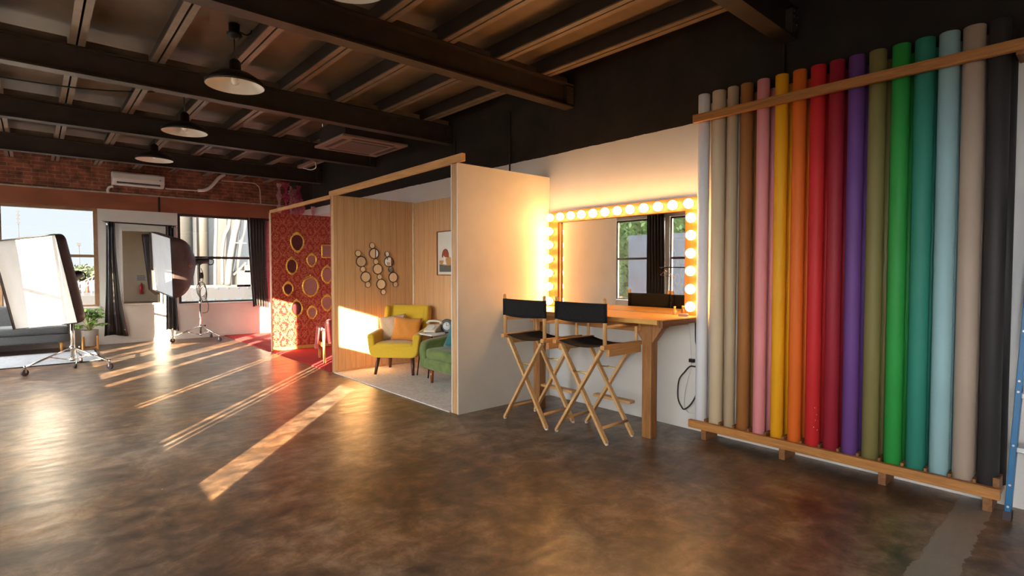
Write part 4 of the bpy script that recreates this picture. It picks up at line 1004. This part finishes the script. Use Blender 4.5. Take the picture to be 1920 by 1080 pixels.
conduit([(415, 339), (445, 341), (474, 343.5), (483, 348), (487, 355), (488, 368), (489, 382)], .008, 'thin pale conduit bending down the brick wall')

# ================================================================== GREY SOFA, RUG, PLANT
MT['greyfab'] = mat('charcoal_fabric', (.055, .058, .062), .8, 0, .15, 40, .25, sheen=.25, bscale=220)
gs = thing('sofa', (-.56, 12.28, 0), 'charcoal grey sofa under the left far window behind the large softbox', 'sofa')
MB().rbox((0, -.02, .255), (1.98, .70, .15), .03, None, 8).build('base', MT['greyfab'], gs)
for s in (-1, 1): MB().rbox((s*.49, -.04, .395), (.975, .70, .13), .04, None, 8).build('seat_cushion', MT['greyfab'], gs)
MB().rbox((0, .28, .56), (1.98, .18, .46), .05, None, 8).build('backrest', MT['greyfab'], gs)
for sx in (-.9, .88):
    for sy in (-.30, .28): MB().cyl((sx, sy, .185), (sx, sy, 0), .026, .018, 12).build('leg', MT['goldleg'], gs)
rg = thing('rug', (-.35, 11.25, 0), 'light grey rug with a dark edge in front of the charcoal sofa', 'rug')
MB().b2((-1.2, -.76, .0005), (1.10, .68, .010)).build('pile', mat('grey_rug', (.34, .34, .35), .95, 0, .14, 18, .4, bscale=160), rg)
MB().b2((-1.2, -.79, .0005), (1.10, -.761, .011)).b2((1.101, -.79, .0005), (1.125, .68, .011)).build('binding', MT['canvas'], rg)
pl = thing('potted_plant', (.715, 12.13, 0), 'leafy green plant in a grey pot on a wooden stand by the left curtain', 'plant')
MB().lathe([(0, .06), (.115, .06), (.122, .07), (.128, .345), (.117, .345), (.113, .31), (0, .31)], n=36).build('pot', mat('greige_pot', (.24, .20, .18), .7, 0, .1, 6), pl)
MB().lathe([(0, .312), (.112, .312), (.09, .32), (0, .325)], n=20).build('soil', MT['darkleg'], pl)
st = MB()
for k in range(4):
    a = PI/4+k*PI/2; st.bar((.143*math.cos(a), .143*math.sin(a), 0), (.143*math.cos(a), .143*math.sin(a), .24), .026, .026, (math.cos(a), math.sin(a), 0))
st.bar((-.10, -.10, .04), (.10, .10, .04), .024, .03).bar((-.10, .10, .04), (.10, -.10, .04), .024, .03)
st.build('stand', MT['goldleg'], pl, .003)
m = MB(); rr = random.Random(11); stems = MB()
for k in range(34):
    a = rr.uniform(0, 2*PI); L = rr.uniform(.04, .23); tip = Vector((L*math.cos(a), L*.8*math.sin(a), rr.uniform(.42, .70) if k > 4 else .42))
    stems.tube(smooth_path([(0, 0, .32), tip*.5+Vector((0, 0, .22)), tip], 4), .005, 6)
    for q in range(8):
        b = q/8*2*PI+rr.random(); d = Vector((math.cos(b), math.sin(b), rr.uniform(-.35, .35))).normalized(); s_ = d.cross(Vector((0, 0, 1))).normalized()
        ln = rr.uniform(.065, .105); w = ln*.30; up = Vector((0, 0, .012))
        v = [m.bm.verts.new(tip+x) for x in (Vector(), d*ln*.35+s_*w+up, d*ln*.75+s_*w*.7, d*ln-up, d*ln*.75-s_*w*.7, d*ln*.35-s_*w+up)]
        m.bm.faces.new(v)
m.build('leaves', mat('bright_leaves', (.17, .36, .04), .4, 0, .3, 12, .05), pl, recalc=False)
stems.build('stems', mat('stem_green', (.16, .16, .05), .6), pl)

# ================================================================== CEILING THINGS
def pendant():
    t = thing('pendant_lamp', (1.34, 5.14, 3.0), 'x', 'lamp', group='black enamel pendant lamps')
    MB().lathe([(.232, -.004), (.236, 0), (.234, .028), (.20, .060), (.14, .098), (.08, .112), (.055, .116), (.05, .125), (.048, .205), (.03, .225), (.012, .235), (0, .236)], n=40).build('shade', MT['blackmetal'], t)
    MB().lathe([(.231, -.003), (.225, .004), (.196, .040), (.137, .079), (.078, .099), (.046, .108), (.03, .115), (0, .116)], n=40).build('shade_lining', MT['enamel_in'], t)
    b = MB().sphere((0, 0, .045), .033, 16, sc=(1, 1, 1.15)).build('light_bulb', MT['pendbulb'], t)
    MB().cyl((0, 0, .08), (0, 0, .112), .018, n=14).build('socket', MT['plastic'], t)
    MB().cyl((0, 0, .23), (0, 0, .43), .005, n=8).build('cord', MT['plastic'], t)
    MB().lathe([(0, .40), (.04, .405), (.062, .43), (.062, .445), (.045, .446), (.045, .525), (0, .525)], n=24).build('canopy', MT['blackmetal'], t)
    MB().tube(smooth_path([(.04, .01, .48), (.10, .02, .47), (.14, .03, .50), (.15, .03, .528)], 5), .006, 8).build('conduit', MT['blackmetal'], t)
    return t
pd0 = pendant()
plab = ['black pendant lamp nearest the camera, cut off by the top edge', 'black enamel pendant lamp hanging in front of the second beam', 'black enamel pendant lamp in front of the third beam, middle of the three', 'black enamel pendant lamp above the air conditioner, the farthest']
for i, y in enumerate((2.90, 5.14, 7.23, 9.33)):
    o = pd0 if i == 0 else copy_tree(pd0)
    o.location = (1.34, y, 3.0); o['label'] = plab[i]
tag(MB().tube(smooth_path([(-1.6, 7.6, 3.345), (-.6, 7.5, 3.33), (.3, 7.42, 3.335), (.9, 7.33, 3.39), (1.29, 7.24, 3.47)], 6), .008, 8).build('ceiling_cable', MT['blackmetal']), 'black cable running under the joists to the middle pendant lamp', 'cable')
cs_ = thing('ceiling_air_conditioner', (3.42, 7.02, 3.10), 'square ceiling cassette air conditioner between two beams', 'air conditioner')
MT['cassette'] = mat('brownish_cassette_plastic', (.26, .16, .115), .5, 0, .08, 5, .03)
MB().prism([(-.47, -.47), (.47, -.47), (.47, .47), (-.47, .47)], 2, .0, .035).build('panel', MT['cassette'], cs_, .012)
MB().b2((-.41, -.41, .036), (.41, .41, .27)).build('housing', MT['beam'], cs_)
MB().b2((-.27, -.27, -.008), (.27, .27, -.001)).build('intake_grille', mat('cassette_grille', (.13, .085, .062), .6, 0, .1, 5), cs_, .004)
for sx, sy, w, d in ((0, -.37, .30, .03), (0, .37, .30, .03), (-.37, 0, .03, .30), (.37, 0, .03, .30)): MB().b2((sx-w, sy-d, -.004), (sx+w, sy+d, -.0005)).build('air_outlet', MT['beam'], cs_)
for sx in (-.38, .38):
    for sy in (-.38, .38): MB().cyl((sx, sy, .27), (sx, sy, .425), .006, n=6).build('hanger_rod', MT['chrome'], cs_)
o = thing('batten_lamp', (3.62, 9.55, 3.24), 'small pale batten with a looped wire under the joists near the blossom strands', 'lamp')
MB().b2((-.03, -.45, 0), (.04, .35, .05)).build('body', MT['cassette'], o, .006)
MB().tube(smooth_path([(.0, -.40, 0), (.05, -.3, -.07), (.08, .0, -.06), (.04, .25, 0)], 5), .008, 8).build('wire', MT['white_plastic'], o)
MB().cyl((0, -.2, .05), (0, -.2, .12), .008, n=6).cyl((0, .2, .05), (0, .2, .12), .008, n=6).build('hanger', MT['blackmetal'], o)

# ================================================================== LADDER
MT['ladderblue'] = mat('blue_fibreglass', (.002, .13, .30), .4, 0, .08, 12, .05)
MT['alu'] = mat('aluminium', (.62, .62, .62), .35, .9, .05, 12, .05)
ld = thing('stepladder', (4.075, .15, 0), 'blue fibreglass stepladder with aluminium steps leaning folded against the right wall', 'ladder')
H_ = 1.80; lean = .105
def rail_pt(s, z): return Vector((lean*z, s*(.245-.035*z/1.0), z))
for s in (-1, 1):
    l = MB().bar(rail_pt(s, .0), rail_pt(s, H_), .028, .072, (0, 1, 0) if False else (1, 0, 0)).build('rail', MT['ladderblue'], ld, .003)
    b = MB()
    for z in (.08, .20, .42, .72, .78, 1.06, 1.36, 1.66): 
        p = rail_pt(s, z); b.cyl(p+Vector((-.040, 0, 0)), p+Vector((-.034, 0, 0)), .006, n=10).cyl(p+Vector((0, s*.013, 0)), p+Vector((0, s*.018, 0)), .006, n=10)
    b.build('rivet', MT['alu'], l)
    MB().bar(rail_pt(s, -.0), rail_pt(s, .05), .036, .08, (1, 0, 0)).build('rubber_foot', MT['rubber'], l)
for z in (.40, .70, 1.0, 1.3, 1.6):
    a = rail_pt(-1, z); b = rail_pt(1, z); a.y += .014; b.y -= .014
    MB().bar(a, b, .082, .03, (0, 0, 1)).build('step', MT['alu'], ld, .004)
MB().b2((lean*H_-.06, -.22, H_), (lean*H_+.035, .22, H_+.05)).build('top_cap', MT['ladderblue'], ld, .008)

# ================================================================== SEEN IN THE MIRRORS, AND UNSEEN SUN BLOCKERS
gr = thing('garment_rack', (-1.15, 5.75, 0), 'black tube garment rack with a copper clamp, reflected in the vanity mirror', 'rack')
MB().cyl((0, -.55, 1.46), (0, .60, 1.46), .012, n=10).build('top_bar', MT['blackmetal'], gr)
for yy in (-.52, .40):
    MB().cyl((0, yy, .05), (0, yy, 1.46), .012, n=10).bar((-.22, yy, .045), (.22, yy, .045), .025, .02).build('upright', MT['blackmetal'], gr)
    for xx in (-.2, .2): MB().sphere((xx, yy, .022), .022, 10).build('caster', MT['rubber'], gr)
tag(MB().tube(smooth_path([(-1.15, 6.22, 1.475), (-1.13, 6.22, 1.44), (-1.15, 6.22, 1.40), (-1.15, 6.10, 1.33), (-1.15, 6.0, 1.27)], 5), .006, 8).tube([(-1.15, 6.22, 1.40), (-1.15, 6.34, 1.30)], .006, 8).tube([(-1.15, 6.0, 1.27), (-1.15, 6.34, 1.30)], .006, 8).build('clothes_hanger', mat('copper', (.72, .28, .13), .25, .9)), 'copper wire clothes hanger on the black garment rack', 'hanger')
curtain('curtain', 6.52, 6.97, 6.50, 6.98, XL+.10, 2.62, .35, 6, 'dark curtain between two left wall windows, reflected in the vanity mirror', .035, axis=1)
curtain('curtain', 8.78, 9.42, 8.78, 9.44, XL+.07, 2.60, .40, 7, 'added curtain blocking sun over the far part of the left window beside the big softbox', .02, axis=1)  # unseen, added to narrow the sun patch on the far wall
curtain('curtain', 5.62, 6.02, 5.60, 6.04, XL+.07, 2.56, .40, 5, 'added curtain blocking sun in part of the left window behind the garment rack', .02, axis=1)  # unseen, added to hold back sun from the floor
# unseen strips added to cut the low sun into thin streaks
for a, b, lab in ((2.02, 2.055, 'added dark strip shaping sun at the near edge of the slit window'), (2.11, 2.17, 'added dark strip shaping sun, second in the slit window'), (2.23, 2.29, 'added dark strip shaping sun, third in the slit window'), (2.37, 2.41, 'added dark strip shaping sun at the far edge of the slit window')):
    tag(MB().b2((XL+.002, a, .74), (XL+.014, b, 2.5)).build('sun_strip', MT['canvas']), lab, 'blind', 'dark sun shaping strips on the left wall')
for a, b, lab in ((3.60, 3.70, 'added short strip shaping sun at the near edge of the half covered window'), (3.79, 3.84, 'added short strip shaping sun between the two low slits'), (3.92, 4.16, 'wide added strip blocking sun over the lower far part of the half covered window')):
    tag(MB().b2((XL+.002, a, .74), (XL+.014, b, 1.58)).build('sun_strip', MT['canvas']), lab, 'blind', 'dark sun shaping strips on the left wall')
pe = on(264.5, 541, 1, 2*YF+4.0)
fx = thing('fire_extinguisher', (min(pe.x, 4.1), YB+.085, pe.z-.25), 'red fire extinguisher on the white wall, seen in the far mirror', 'fire extinguisher')
MB().lathe([(0, 0), (.07, 0), (.08, .02), (.08, .36), (.06, .41), (.03, .43), (.03, .46), (0, .46)], n=24).build('cylinder', mat('extinguisher_red', (.55, .02, .015), .3), fx)
MB().b2((-.02, -.02, .46), (.02, .09, .49)).b2((-.015, -.0, .50), (.015, .10, .515)).tube(smooth_path([(.03, 0, .46), (.10, .02, .40), (.105, .03, .22)], 5), .011, 8).build('valve_and_hose', MT['plastic'], fx)
MB().b2((-.045, -.084, .1), (.045, -.075, .3)).build('bracket', MT['blackmetal'], fx)
ps = on(265, 521, 1, 2*YF+4.0)
sg = thing('notice', (min(ps.x, 4.0), YB+.002, ps.z), 'small printed white notice above the fire extinguisher', 'sign')
MB().b2((-.22, 0, -.13), (.22, .006, .13)).build('sheet', MT['white_plastic'], sg)
m = MB()
for i in range(4): m.b2((-.17, .0062, .08-i*.06), (.12+.04*(i % 2), .0072, .10-i*.06))
m.build('print_lines', MT['slate'], sg)

# ================================================================== LIGHT
sun_t = .21                                                        # tangent of the sun's elevation
az = math.radians(40.7)
sd = Vector((math.sin(az), math.cos(az), -sun_t)).normalized()     # travel direction of the light
L = bpy.data.lights.new('sun', 'SUN'); so = bpy.data.objects.new('sun', L); COL.objects.link(so)
L.energy = SUN_E; L.color = (1, .82, .56); L.angle = math.radians(.25)
so.rotation_euler = sd.to_track_quat('-Z', 'Y').to_euler(); so.location = (-8, -9, 6)
wd = bpy.data.worlds.new('sky'); scene.world = wd; wd.use_nodes = True; nt = wd.node_tree
bg = nt.nodes['Background']
tc = N(nt, 'ShaderNodeTexCoord'); 
dt = N(nt, 'ShaderNodeVectorMath', operation='DOT_PRODUCT'); dt.inputs[1].default_value = tuple(-sd)
nt.links.new(tc.outputs['Generated'], dt.inputs[0])
c1 = ramp(nt, dt.outputs['Value'], [(.0, (.66, .735, .785)), (.45, (.72, .79, .84)), (.8, (.88, .93, .97)), (1, (1, .90, .72))])
st = N(nt, 'ShaderNodeMapRange'); st.inputs['From Min'].default_value = -.3; st.inputs['From Max'].default_value = 1
st.inputs['To Min'].default_value = 1.0; st.inputs['To Max'].default_value = 34; nt.links.new(dt.outputs['Value'], st.inputs['Value'])
ms = N(nt, 'ShaderNodeMath', operation='MULTIPLY'); ms.inputs[1].default_value = SKY_E; nt.links.new(st.outputs[0], ms.inputs[0])
nt.links.new(c1, bg.inputs['Color']); nt.links.new(ms.outputs[0], bg.inputs['Strength'])
def portal(loc, rx, rz, sx, sy):
    l = bpy.data.lights.new('window_portal', 'AREA'); l.shape = 'RECTANGLE'; l.size = sx; l.size_y = sy; l.cycles.is_portal = True
    o = bpy.data.objects.new('window_portal', l); COL.objects.link(o); o.location = loc; o.rotation_euler = (rx, 0, rz)
for a, b, z0, z1 in openings: portal((XL-.09, (a+b)/2, (z0+z1)/2), PI/2, -PI/2, b-a, z1-z0)
for a, b in ((-.46, .90), (2.20, 4.0)): portal(((a+b)/2, YF+.16, (ZS+ZT)/2), PI/2, PI, b-a, ZT-ZS)

vs = scene.view_settings
scene.display_settings.display_device = 'sRGB'
vs.view_transform = 'Standard'; vs.look = 'None'; vs.gamma = 1; vs.use_curve_mapping = False; vs.exposure = EXPO
scene.cycles.use_denoising = True
scene.cycles.max_bounces = 10; scene.cycles.diffuse_bounces = 5; scene.cycles.glossy_bounces = 5; scene.cycles.transparent_max_bounces = 12
scene.cycles.sample_clamp_indirect = 6; scene.cycles.caustics_reflective = False; scene.cycles.caustics_refractive = False
